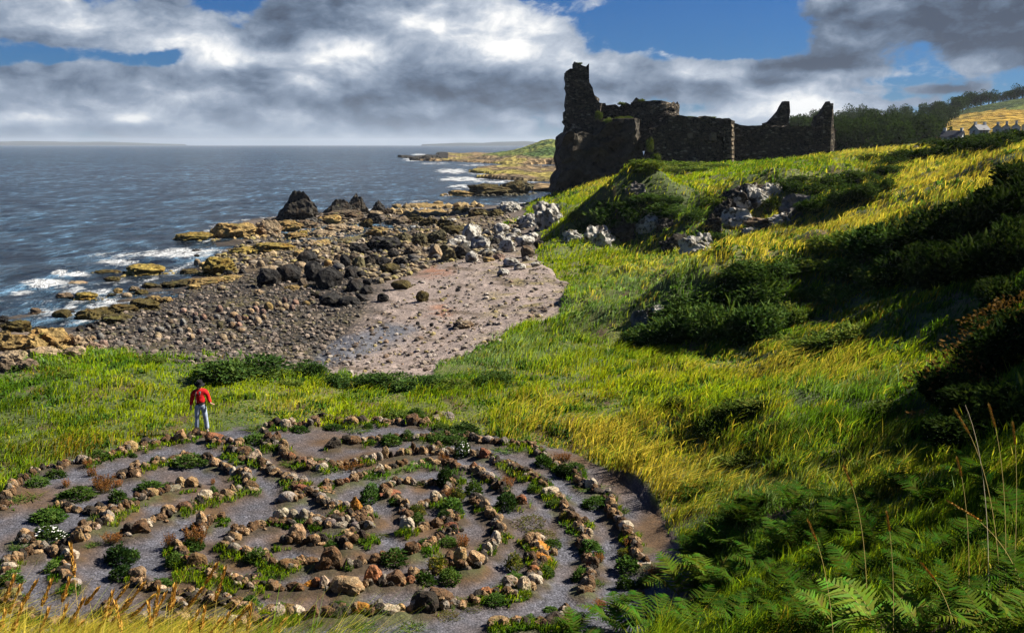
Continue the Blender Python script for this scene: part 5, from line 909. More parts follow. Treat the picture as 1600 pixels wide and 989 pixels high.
def spray_mesh(name, n, seed, stemc, headc, h0=.5):
    """upright thin stems carrying seedy heads"""
    r_ = np.random.RandomState(seed); Vs = []; Qs = []; Cs = []; k = 0
    a = r_.rand(n) * 6.28; q = np.sqrt(r_.rand(n)) * .32
    B = np.stack([q * np.cos(a), q * np.sin(a), np.zeros(n)], 1); N_ = np.stack([np.cos(a) * q * .8, np.sin(a) * q * .8, np.ones(n)], 1) + r_.normal(size=(n, 3)) * .10; N_ /= np.linalg.norm(N_, axis=1, keepdims=True)
    L = r_.uniform(h0, 1.0, n)
    V, Q, C = leaf_quads(B, N_, L, np.full(n, .022), np.array(stemc)[None] * r_.uniform(.7, 1.3, (n, 1)), r_, .05); Vs.append(V); Qs.append(Q); Cs.append(C); k += len(V)
    m = 14; P_ = np.repeat(B + N_ * (L * .97)[:, None], m, 0) - np.repeat(N_, m, 0) * (r_.rand(n * m) * .30)[:, None] + r_.normal(size=(n * m, 3)) * .022
    D_ = r_.normal(size=(n * m, 3)); D_ /= np.linalg.norm(D_, axis=1, keepdims=True)
    V, Q, C = leaf_quads(P_, D_, r_.uniform(.04, .085, n * m), np.full(n * m, .045), np.array(headc)[r_.randint(len(headc), size=n * m)] * r_.uniform(.7, 1.3, (n * m, 1)), r_); Vs.append(V); Qs.append(Q + k); Cs.append(C)
    k += len(V); g = 160; d = r_.normal(size=(g, 3)); d[:, 2] = np.abs(d[:, 2]); d /= np.linalg.norm(d, axis=1, keepdims=True)
    V, Q, C = leaf_quads(d * np.array([.42, .42, .3]) * r_.rand(g, 1) ** .5, d, r_.uniform(.06, .13, g), np.full(g, .06), np.array([(.05, .075, .018), (.08, .07, .02)])[r_.randint(2, size=g)] * r_.uniform(.6, 1.3, (g, 1)), r_); Vs.append(V); Qs.append(Q + k); Cs.append(C)
    return np_mesh(name, np.concatenate(Vs), np.concatenate(Qs), None, M_LEAF, False, {'Col': np.concatenate(Cs)})
def tuft_mesh(name, n, seed, pal):
    r_ = np.random.RandomState(seed); a = r_.rand(n) * 6.28; q = np.sqrt(r_.rand(n)) * .42
    B = np.stack([q * np.cos(a), q * np.sin(a), np.zeros(n)], 1); N_ = np.stack([np.cos(a) * q * 1.4, np.sin(a) * q * 1.4, np.ones(n)], 1) + r_.normal(size=(n, 3)) * .3; N_ /= np.linalg.norm(N_, axis=1, keepdims=True)
    V, Q, C = leaf_quads(B, N_, r_.uniform(.4, 1, n), np.full(n, .05), np.array(pal)[r_.randint(len(pal), size=n)] * r_.uniform(.7, 1.3, (n, 1)), r_, .35)
    return np_mesh(name, V, Q, None, M_LEAF, False, {'Col': C})
GP = [(.022, .05, .010), (.04, .085, .015), (.065, .12, .022), (.09, .14, .03)]
DP = [(.012, .028, .008), (.02, .042, .012), (.035, .065, .016), (.055, .085, .022)]
YP = [(.06, .085, .015), (.12, .14, .02), (.2, .18, .03), (.26, .2, .03)]
MP = [(.05, .06, .015), (.085, .095, .02), (.12, .12, .025), (.11, .07, .025)]
PM = {'G': [clump_mesh('leaf_clump_mesh', 900, .14, s, GP, .4) for s in (1, 2, 3, 4)], 'K': [clump_mesh('leaf_clump_mesh', 1100, .13, s, DP, .35) for s in (5, 6, 7)], 'Y': [clump_mesh('leaf_clump_mesh', 800, .12, s, YP, .42) for s in (8, 9)],
      'M': [clump_mesh('cushion_mesh', 700, .07, s, MP, .3) for s in (10, 11, 12)], 'H': [spray_mesh('seeding_herb_mesh', 70, s, (.12, .08, .03), [(.24, .09, .03), (.30, .14, .04), (.14, .055, .02)]) for s in (13, 14, 15)],
      'S': [tuft_mesh('grass_tuft_mesh', 150, s, [(.03, .07, .012), (.06, .11, .02), (.12, .14, .03)]) for s in (16, 17)], 'D': [clump_mesh('leaf_clump_mesh', 1000, .13, s, DP[1:] + GP[1:3], .35) for s in (18, 19)]}
def flowers_mesh(seed, n=70):
    r_ = np.random.RandomState(seed); d = r_.normal(size=(n, 3)); d[:, 2] = np.abs(d[:, 2]) + .15; d /= np.linalg.norm(d, axis=1, keepdims=True)
    P_ = d * np.array([.5, .5, 1.03]) * r_.uniform(.85, 1.05, (n, 1)); V = []; F_ = []
    for p in P_:
        s = r_.uniform(.028, .045); k = len(V); V.append(p + [0, 0, .01])
        u_ = np.array([1, 0, 0.2]); w_ = np.array([0, .8, .55])
        for j in range(8): a = j * math.pi / 4; V.append(p + s * (math.cos(a) * u_ + math.sin(a) * w_) * (1 if j % 2 else .8))
        F_ += [(k, k + 1 + j, k + 1 + (j + 1) % 8) for j in range(8)]
    return new_mesh('flower_heads_mesh', V, F_, plain_mat('white_petals', (.8, .79, .74), .8), False)
FLM = [flowers_mesh(s) for s in (1, 2)]
PCAT = {'G': 'leafy plant', 'K': 'shrub', 'Y': 'leafy plant', 'M': 'cushion plant', 'H': 'herb', 'S': 'grass tuft', 'D': 'daisy plant'}
PNM = {'G': 'leafy_plant', 'K': 'low_shrub', 'Y': 'leafy_plant', 'M': 'cushion_plant', 'H': 'seeding_herb', 'S': 'grass_tuft', 'D': 'daisy_plant'}
pcount = {}
for (rname, x, y, z, w, h_, c, u, v) in PLACED:
    if c.islower(): continue
    dep = w * rnd.uniform(.7, .95) if c not in 'M' else w * .6
    hh_ = max((h_ - dep * .2) / .95, h_ * .72)
    if c == 'M': hh_ = max(.12, h_ * .35); dep = max(h_ * 1.6, .4)
    if c == 'S': hh_ = min(max(.14, h_ * .45), .3)
    if c == 'H': hh_ = h_ * .95
    o = link(PNM[c], rnd.choice(PM[c]), None, (x, y + dep * .4, float(H(x, y + dep * .4)) - .02), (0, 0, rnd.uniform(0, 6.28) if w < h_ * 1.6 else rnd.choice((0, math.pi))), (w * .92, dep * .9, hh_ * .85))
    k = rnd.uniform(.7, 1.1); o.color = (k * rnd.uniform(.9, 1.1), k, k, 1)
    pcount[(rname, c)] = pcount.get((rname, c), 0) + 1
    rn = rname.replace('central cairn', 'cairn')
    tag(o, f'{PNAME[c]}, {ordinal(pcount[(rname, c)])} of them along the {rn}', PCAT[c], 'plants among the labyrinth stones')
    if c == 'D':
        f = link('blossoms', FLM[0 if u < 300 else 1], o)

# ------------------------------------------------------------------ bushes
def bush_mesh(seed, n, leaf, pal, lobes=13):
    r_ = np.random.RandomState(seed); Vs = []; Qs = []; Cs = []; k = 0
    for c in range(lobes):
        a = r_.rand() * 6.28; q = r_.rand() ** .5 * .36; cz_ = r_.uniform(.12, .62) * (1 - q * .8); cen = np.array([q * math.cos(a), q * math.sin(a), cz_]); rad = r_.uniform(.13, .23)
        m = n // lobes; d = r_.normal(size=(m, 3)); d /= np.linalg.norm(d, axis=1, keepdims=True); P_ = cen + d * np.array([1, 1, 1.35]) * rad * (1.05 - .5 * r_.rand(m, 1) ** 1.4); P_[:, 2] = np.maximum(P_[:, 2], .01)
        N_ = d * .8 + r_.normal(size=(m, 3)) * .5; N_[:, 2] += .35; N_ /= np.linalg.norm(N_, axis=1, keepdims=True)
        cc = np.array(pal)[np.clip((r_.rand(m) * .55 + .45 * r_.rand()) * len(pal), 0, len(pal) - 1).astype(int)] * r_.uniform(.65, 1.35, (m, 1))
        V, Q, C = leaf_quads(P_, N_, leaf * r_.uniform(.7, 1.5, m), np.full(m, leaf * .55), cc, r_); Vs.append(V); Qs.append(Q + k); Cs.append(C); k += len(V)
    m = 40; a = r_.rand(m) * 6.28; q = r_.rand(m) ** .5 * .4; P_ = np.stack([q * np.cos(a), q * np.sin(a), .62 - q * .9 + .1 * r_.rand(m)], 1); N_ = np.stack([np.cos(a) * q, np.sin(a) * q, np.ones(m)], 1) + r_.normal(size=(m, 3)) * .25; N_ /= np.linalg.norm(N_, axis=1, keepdims=True)
    V, Q, C = leaf_quads(P_, N_, r_.uniform(.15, .32, m), np.full(m, .03), np.array(pal)[r_.randint(1, len(pal), size=m)], r_); Vs.append(V); Qs.append(Q + k); Cs.append(C)
    return np_mesh('bush_mesh', np.concatenate(Vs), np.concatenate(Qs), None, M_LEAF, False, {'Col': np.concatenate(Cs)})
BP = [(.018, .040, .010), (.032, .066, .016), (.055, .10, .022), (.085, .13, .03)]
BM_ = [bush_mesh(60 + s, 3000, .07, BP) for s in range(5)]
BM2 = [bush_mesh(70 + s, 1900, .09, [(.04, .07, .014), (.07, .115, .02), (.11, .16, .028), (.16, .18, .035)]) for s in range(3)]
def bush(u, v, w, h_, label, grp, kind=0, tint=1.0, cat='bush', d=None):
    x, y, z = hit(u, v) if d is None else at_d(u, v, d)
    s = ppm(x, y, z); w /= s; h_ /= s; dep = w * .75
    hh_ = max(h_ * .95, .25); w *= 1.15
    o = link('bush', rnd.choice(BM_ if kind == 0 else BM2), None, (x + dep * .3 * ray(u, v)[0], y + dep * .3, min(z, float(H(x + dep * .3 * ray(u, v)[0], y + dep * .3)) if d is None else z) - .1), (0, 0, rnd.uniform(0, 6.28)), ((w + .1) * 1.08, (w * .9), hh_ * 1.1))
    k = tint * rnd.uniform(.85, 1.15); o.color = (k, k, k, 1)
    return tag(o, label, cat, grp)
for i, (u, v, w, h_, kd, lb) in enumerate([
    (375, 598, 112, 56, 0, 'big dark bush on the meadow edge, behind the person toward the shingle'), (330, 588, 40, 26, 1, 'small green bush close left of the big dark meadow-edge bush'), (432, 592, 50, 24, 1, 'low green bush close right of the big dark meadow-edge bush'),
    (482, 588, 66, 34, 0, 'round dark bush where the meadow edge meets the pebble beach'), (530, 606, 70, 30, 0, 'green bush just right of the round dark one on the meadow edge'), (455, 606, 40, 20, 1, 'low bush in front of the round dark meadow-edge bush'),
    (600, 610, 80, 34, 0, 'dark bush under the beach tip, left of its twin'), (655, 612, 90, 32, 0, 'dark bush under the beach tip, right of its twin'), (705, 612, 60, 24, 1, 'low green bush right of the two dark beach-tip bushes'),
    (770, 606, 54, 34, 0, 'windswept dark bush with a bare upright twig'), (620, 660, 40, 26, 1, 'leafy bush behind the white block on the far wall'), (105, 590, 34, 18, 1, 'small bush by the bare bedrock'), (235, 568, 40, 16, 1, 'tiny bush on the meadow brink above the shingle'),
    (890, 738, 36, 24, 0, 'dark bush between the outer path and the golden grass'), (700, 690, 50, 26, 0, 'dark plant mass at the end of the far wall')]):
    bush(u, v, w, h_, lb, 'bushes on the meadow edge', kd, 1.0)
def bushes(lst, phrase, grp, kind=0, tint=1.0, big=1.0):
    for i, q in enumerate(sorted(lst)):
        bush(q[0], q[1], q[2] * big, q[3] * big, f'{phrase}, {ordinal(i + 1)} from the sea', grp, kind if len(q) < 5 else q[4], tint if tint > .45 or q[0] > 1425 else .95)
bushes([(1010, 266, 50, 20), (1045, 266, 60, 18), (1085, 264, 50, 14), (1120, 263, 40, 10, 1), (1040, 270, 50, 16, 1), (1090, 270, 50, 14, 1), (1000, 275, 30, 14, 1)], 'green bush at the foot of the castle wall', 'bushes at the castle foot', 1, 1.0)
bushes([(1010, 548, 60, 44), (1045, 545, 80, 56), (1090, 540, 90, 70), (1140, 540, 90, 80), (1190, 532, 80, 64), (1060, 505, 80, 40), (1110, 490, 90, 50), (1160, 480, 90, 56), (1205, 480, 70, 60), (1150, 445, 80, 34), (1190, 430, 80, 34), (1235, 430, 60, 36), (1100, 520, 80, 50), (1170, 510, 80, 50), (985, 542, 36, 26), (1230, 510, 50, 40, 1), (1225, 545, 60, 26, 1), (1270, 430, 50, 26, 1), (1260, 470, 40, 24, 1)],
       'dark bush of the thicket on the near slope knoll', 'thicket on the near slope knoll', 0, .9, 1.1)
bushes([(910, 360, 40, 24), (940, 350, 60, 34), (985, 350, 60, 40), (1025, 340, 60, 34), (1055, 340, 50, 26), (1000, 322, 70, 22), (960, 335, 50, 22), (1045, 322, 50, 18), (905, 340, 30, 14, 1), (920, 372, 30, 16), (965, 362, 40, 20), (1090, 345, 40, 26), (1120, 325, 40, 22, 1), (1110, 380, 40, 22)],
       'dark bush on the rocky knoll under the castle', 'bushes on the knoll under the castle', 0, 1.0)
bushes([(1230, 300, 60, 24), (1260, 310, 60, 30), (1290, 330, 60, 34), (1320, 325, 60, 44), (1355, 315, 60, 40), (1300, 300, 70, 34), (1340, 290, 60, 30), (1270, 335, 50, 26), (1380, 300, 40, 30), (1210, 330, 40, 22, 1), (1390, 275, 50, 20), (1250, 285, 50, 14)],
       'dark bush on the middle ridge above the golden grass', 'bushes on the middle ridge', 0, .65)
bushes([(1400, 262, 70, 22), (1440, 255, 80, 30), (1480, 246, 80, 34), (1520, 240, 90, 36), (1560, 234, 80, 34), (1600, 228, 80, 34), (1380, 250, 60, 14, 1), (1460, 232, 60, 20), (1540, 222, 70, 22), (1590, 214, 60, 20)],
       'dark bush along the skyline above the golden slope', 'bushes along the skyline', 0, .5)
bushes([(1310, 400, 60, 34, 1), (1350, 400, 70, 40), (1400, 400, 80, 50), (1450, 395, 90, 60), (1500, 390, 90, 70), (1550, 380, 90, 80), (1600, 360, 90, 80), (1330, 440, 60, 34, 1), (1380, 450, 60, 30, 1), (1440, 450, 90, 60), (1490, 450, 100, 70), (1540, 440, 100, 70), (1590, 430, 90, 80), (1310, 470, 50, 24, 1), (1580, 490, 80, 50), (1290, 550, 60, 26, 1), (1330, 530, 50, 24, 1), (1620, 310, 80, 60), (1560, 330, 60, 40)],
       'very dark bush on the shaded hillside', 'bushes on the shaded hillside', 0, .32, 1.4)  # low tint on the inland ones paints hillside shade into leaf colour
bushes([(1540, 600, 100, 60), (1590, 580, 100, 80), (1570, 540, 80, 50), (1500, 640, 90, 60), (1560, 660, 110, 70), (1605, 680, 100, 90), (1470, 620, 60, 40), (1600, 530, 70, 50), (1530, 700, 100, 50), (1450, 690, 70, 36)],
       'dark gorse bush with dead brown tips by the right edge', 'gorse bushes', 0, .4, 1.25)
bushes([(1110, 680, 50, 40, 1), (1150, 650, 60, 34, 1), (1230, 690, 60, 40, 1), (1310, 660, 50, 30, 1), (1060, 640, 40, 30, 1), (1190, 640, 60, 26, 1), (1390, 650, 60, 30, 1), (1160, 730, 60, 30, 1), (1020, 605, 50, 22, 1), (1230, 590, 60, 20, 1)],
       'low bush in the long windblown grass', 'low bushes in the long grass', 1, .8)
# brown tips of the gorse
gr = [o for o in COL.objects if o.get('group') == 'gorse bushes']
tip = clump_mesh('dead_tips_mesh', 260, .07, 91, [(.06, .035, .012), (.10, .055, .016), (.12, .075, .025)], .45, .12)
for o in gr[::2]: link('dead_foliage', tip, o, (0, 0, .02), (0, 0, 1), (1.0, 1.0, 1.03))

# ------------------------------------------------------------------ bracken ferns
def frond_mesh(seed, n=14):
    r_ = random.Random(seed); V = []; Q = []; C = []
    def spine(t): return Vector((0, t * .92 - .12 * t * t, .75 * t - .62 * t * t))
    def strip(a, b, w0, w1, nrm, c):
        d = (b - a).cross(nrm); d.normalize() if d.length else None
        k = len(V); V.extend([a - d * w0, a + d * w0, b + d * w1, b - d * w1]); Q.append((k, k + 1, k + 2, k + 3)); C.extend([c] * 4)
    up = Vector((0, 0, 1))
    for i in range(10):
        strip(spine(i / 10), spine((i + 1) / 10), .006 * (1 - i / 11), .006 * (1 - (i + 1) / 11), up, (.12, .12, .04))
    for i in range(n):
        t_ = .14 + .86 * i / n; p = spine(t_); ln = .31 * math.sin(min(1, (1.03 - t_) * 1.2) * math.pi / 2) * (.6 + .4 * min(1, (t_ - .08) * 3.5))
        tg = (spine(min(1, t_ + .02)) - spine(t_ - .02)).normalized()
        for s in (-1, 1):
            dr = (Vector((s, 0, -.10)) + tg * r_.uniform(.35, .55) + Vector((0, 0, r_.uniform(-.12, .12)))).normalized()
            perp = dr.cross((up + Vector((s * r_.uniform(-.4, .4), r_.uniform(-.3, .3), 0))).normalized()).normalized()
            c = tuple(q * r_.uniform(.7, 1.35) for q in (.042, .082, .010))
            m = 7; wbase = .027 * (ln / .31) ** .5; prev = None
            for j in range(m + 1):
                f = j / m; q = p + dr * ln * f + Vector((0, 0, -.05 * ln * f * f)); w_ = wbase * (1 - f) ** .75 * (.72 + .28 * (j % 2)) + .0015
                k = len(V); V.extend([q - perp * w_, q + perp * w_]); C.extend([c, c])
                if j: Q.append((k - 2, k - 1, k + 1, k))
    return np_mesh('frond_mesh', np.array([v[:] for v in V]), np.array(Q), None, M_LEAF, False, {'Col': np.array(C)})
FRM = [frond_mesh(s) for s in (1, 2, 3)]
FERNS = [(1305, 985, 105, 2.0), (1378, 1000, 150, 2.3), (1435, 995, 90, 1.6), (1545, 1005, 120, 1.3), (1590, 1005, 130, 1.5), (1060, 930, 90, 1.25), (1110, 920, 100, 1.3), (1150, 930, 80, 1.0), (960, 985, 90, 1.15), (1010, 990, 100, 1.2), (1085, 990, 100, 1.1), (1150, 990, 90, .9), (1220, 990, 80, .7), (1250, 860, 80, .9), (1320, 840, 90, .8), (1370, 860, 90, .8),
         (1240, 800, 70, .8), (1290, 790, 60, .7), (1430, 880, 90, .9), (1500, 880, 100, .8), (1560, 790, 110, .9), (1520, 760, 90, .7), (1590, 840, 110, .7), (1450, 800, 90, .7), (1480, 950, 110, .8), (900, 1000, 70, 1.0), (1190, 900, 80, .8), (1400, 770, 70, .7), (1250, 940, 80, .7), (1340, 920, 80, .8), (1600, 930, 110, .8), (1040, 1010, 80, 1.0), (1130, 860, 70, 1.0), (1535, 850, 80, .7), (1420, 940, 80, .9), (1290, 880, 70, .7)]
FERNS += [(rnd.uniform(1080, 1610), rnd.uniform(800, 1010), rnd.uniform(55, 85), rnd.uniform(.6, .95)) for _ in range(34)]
for i, (u, v, L, tn) in enumerate(sorted(FERNS)):
    x, y, z = hit(u, min(v, 1080)); s = ppm(x, y, z); L = L / s * 1.05
    r_ = empty('bracken_fern', (x, y, z), rnd.uniform(0, 6.28))
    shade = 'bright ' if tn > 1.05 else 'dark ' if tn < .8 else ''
    tag(r_, f'{shade}green bracken fern in the corner below the long grass, {ordinal(i + 1)} from the labyrinth', 'fern', 'bracken ferns')
    nf = rnd.randint(7, 9)
    for k in range(nf):
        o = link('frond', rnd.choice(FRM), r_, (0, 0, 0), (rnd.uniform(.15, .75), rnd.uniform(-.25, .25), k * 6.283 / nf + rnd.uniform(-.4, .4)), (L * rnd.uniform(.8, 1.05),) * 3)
        q = tn * rnd.uniform(.8, 1.15); o.color = (q * (1.25 if tn > 1.2 else 1), q, q * (1.1 if tn > 1.4 else .9), 1)  # brighter tints paint sunlight into the colour of some fronds

# ------------------------------------------------------------------ single tall grass stems in the foreground
M_STRAW = plain_mat('straw', (.40, .30, .10), .9, .1); M_SEED = plain_mat('seed_head', (.46, .25, .05), .95, .1, 60, .4); M_PALE_STRAW = plain_mat('pale_straw', (.5, .42, .28), .9, .1)
def stem(ub, vb, uh, vh, d, head, pale, i):
    x1, y1, z1 = at_d(uh, vh, d)
    x0 = ray(ub, vb)[0] * d; y0 = d - .1; z0 = float(H(x0, y0)) - .03
    a = Vector((0, 0, 0)); e = Vector((x1 - x0, y1 - y0, z1 - z0)); m = Vector((e.x * .25, e.y * .3, e.z * .72))
    pts = [a * (1 - t_) ** 2 + m * 2 * t_ * (1 - t_) + e * t_ * t_ for t_ in [k / 14 for k in range(15)]]
    bm = bmesh.new(); prev = None
    for k, p in enumerate(pts):
        r_ = .0030 * (1 - k / 20) * (d / 5.5) ** .6; ring = [bm.verts.new(p + Vector((math.cos(q) * r_, math.sin(q) * r_, 0))) for q in (0, 2.09, 4.19)]
        if prev: [bm.faces.new((prev[j], prev[(j + 1) % 3], ring[(j + 1) % 3], ring[j])) for j in range(3)]
        prev = ring
    me = bpy.data.meshes.new('stalk'); bm.to_mesh(me); bm.free(); me.materials.append(M_PALE_STRAW if pale else M_STRAW)
    root = empty('wild_oat', (x0, y0, z0)); link('stalk', me, root)
    side = 'over the labyrinth corner' if uh < 700 else 'among the ferns'
    tag(root, f"{'pale bare' if not head else 'golden'} grass stem {'with ripe head ' if head else ''}{side}, {ordinal(i)} from the left", 'wild grass', 'tall grass stems in front')
    if head:
        bm = bmesh.new(); dr = (pts[-1] - pts[-4]).normalized(); n = 46
        for k in range(n):
            f = k / n; c = pts[-1] - dr * head * (1 - f); rr = (.017 + .011 * math.sin(f * 9)) * math.sin(min(1, f * 1.1 + .12) * 2.7) * (1.0 if d < 7 else .62)
            ang = k * 2.4; o_ = Vector((math.cos(ang), math.sin(ang) * .7, .25 * math.sin(ang))) * max(rr, .003)
            tipv = c + o_ + dr * .03; sd_ = dr.cross(o_).normalized() * .009 * (d / 5.5)
            bm.faces.new([bm.verts.new(q) for q in (c, c + o_ * .6 + sd_, tipv, c + o_ * .6 - sd_)])
        me = bpy.data.meshes.new('seed_head'); bm.to_mesh(me); bm.free(); me.materials.append(M_SEED); link('seed_head', me, root)
STEMS = [(138, 989, 110, 850, 5.6, .2, 0), (5, 985, 67, 866, 5.4, 0, 1), (0, 960, 22, 900, 5.4, .16, 0), (292, 988, 338, 882, 5.8, .14, 0), (330, 975, 352, 887, 5.8, .22, 0), (335, 966, 388, 947, 5.7, .16, 0), (262, 970, 315, 920, 5.6, .14, 0), (398, 990, 446, 967, 5.8, .22, 0), (268, 945, 274, 914, 5.7, .14, 0), (330, 990, 358, 958, 5.6, .2, 0),
         (100, 985, 130, 937, 5.2, .16, 0), (60, 985, 76, 951, 5.1, .18, 0), (150, 990, 198, 916, 5.5, .24, 0), (175, 985, 240, 930, 5.5, .2, 0), (230, 990, 258, 928, 5.5, .2, 0), (205, 1000, 180, 940, 5.3, .18, 0), (20, 1000, 35, 945, 5.1, .16, 0), (245, 995, 232, 942, 5.4, .16, 0), (95, 1000, 108, 905, 5.4, .14, 0), (370, 1000, 410, 975, 5.6, .2, 0), (420, 1010, 436, 985, 5.6, .14, 0), (285, 1000, 310, 955, 5.5, .18, 0), (130, 1005, 170, 960, 5.2, .2, 0),
         (1565, 830, 1492, 640, 9.5, .3, 0), (1550, 800, 1508, 632, 9.5, 0, 1), (1575, 800, 1545, 632, 9.5, .25, 0), (1360, 800, 1318, 728, 12, .3, 0), (1310, 905, 1262, 812, 9.5, .25, 0), (1600, 895, 1480, 782, 9, .4, 0), (1520, 800, 1495, 715, 9.5, .2, 0), (1590, 760, 1582, 660, 10, .25, 0), (1400, 870, 1385, 800, 9.5, .2, 0), (1500, 990, 1440, 880, 8, .2, 0)]
STEMS += [(uh - rnd.uniform(0, 50), 1000, uh, rnd.uniform(905, 975), rnd.uniform(5.1, 5.8), rnd.uniform(.12, .24), 0) for uh in [8 + 24 * k_ for k_ in range(18)]]
for i, q in enumerate(sorted(STEMS, key=lambda q: q[2])): stem(*q, i + 1)

# greenery rooted on the wall tops of the ruin
for (a, b_, w, h_, d) in [(420, 266, 70, 16, 192), (515, 252, 40, 18, 192), (600, 258, 60, 14, 189), (680, 300, 50, 16, 195), (760, 332, 60, 8, 183.5), (860, 334, 80, 10, 183.5), (940, 342, 50, 8, 183.5), (305, 330, 26, 40, 187), (360, 356, 80, 30, 185), (410, 342, 60, 20, 184.5), (450, 338, 50, 16, 184), (205, 66, 26, 12, 189), (1100, 378, 70, 7, 187.5), (1300, 382, 90, 7, 187.5), (560, 480, 40, 60, 180.5), (590, 540, 60, 40, 180)]:
    q = zpt(a, b_ + h_ * .35, d); s_ = ppm(*q) * 3.2
    o = link('wall_plant', rnd.choice(BM2), castle, (q[0] - CR[0], q[1] - CR[1], q[2] - CR[2]), (0, 0, rnd.uniform(0, 6)), (w / s_ * 1.2, max(w / s_ * .6, 1.5), h_ / s_ * 1.4)); o.color = (.7, .7, .7, 1)
# ------------------------------------------------------------------ grass: one mass of blades for each kind of sward
M_GRASS = leaf_mat('grass_blades', attr='Col', trans=.45, up=.68)
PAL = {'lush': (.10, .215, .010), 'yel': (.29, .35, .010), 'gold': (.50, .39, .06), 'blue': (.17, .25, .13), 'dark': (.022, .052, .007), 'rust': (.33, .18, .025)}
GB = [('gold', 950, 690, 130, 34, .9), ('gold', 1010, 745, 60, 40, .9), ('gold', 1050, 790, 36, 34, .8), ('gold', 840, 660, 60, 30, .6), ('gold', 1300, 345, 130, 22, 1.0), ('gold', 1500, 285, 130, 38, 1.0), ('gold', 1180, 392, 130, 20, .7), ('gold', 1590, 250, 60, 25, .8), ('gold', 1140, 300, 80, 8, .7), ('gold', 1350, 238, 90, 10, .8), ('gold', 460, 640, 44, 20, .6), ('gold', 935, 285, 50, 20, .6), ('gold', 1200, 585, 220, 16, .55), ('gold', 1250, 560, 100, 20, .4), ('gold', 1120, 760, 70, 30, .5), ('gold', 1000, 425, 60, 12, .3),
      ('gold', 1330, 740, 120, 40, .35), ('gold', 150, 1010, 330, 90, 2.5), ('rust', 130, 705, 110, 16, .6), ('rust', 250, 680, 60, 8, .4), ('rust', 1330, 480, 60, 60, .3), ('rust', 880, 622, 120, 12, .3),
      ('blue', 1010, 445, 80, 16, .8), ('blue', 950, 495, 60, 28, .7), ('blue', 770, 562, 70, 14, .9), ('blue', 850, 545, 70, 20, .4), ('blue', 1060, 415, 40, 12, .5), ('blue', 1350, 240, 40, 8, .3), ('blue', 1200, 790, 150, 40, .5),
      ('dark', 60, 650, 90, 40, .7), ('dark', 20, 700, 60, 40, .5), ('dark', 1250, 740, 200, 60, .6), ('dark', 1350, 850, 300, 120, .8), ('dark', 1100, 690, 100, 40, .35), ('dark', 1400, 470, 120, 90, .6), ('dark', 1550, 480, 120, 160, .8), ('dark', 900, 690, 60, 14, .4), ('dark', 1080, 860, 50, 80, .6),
      ('yel', 330, 650, 220, 36, .7), ('yel', 870, 330, 60, 40, .7), ('yel', 890, 400, 60, 40, .7), ('yel', 400, 605, 160, 20, .5), ('yel', 1000, 620, 200, 40, .5), ('yel', 1050, 290, 100, 24, .5), ('yel', 900, 560, 120, 40, .4), ('yel', 1480, 600, 60, 60, .25)]
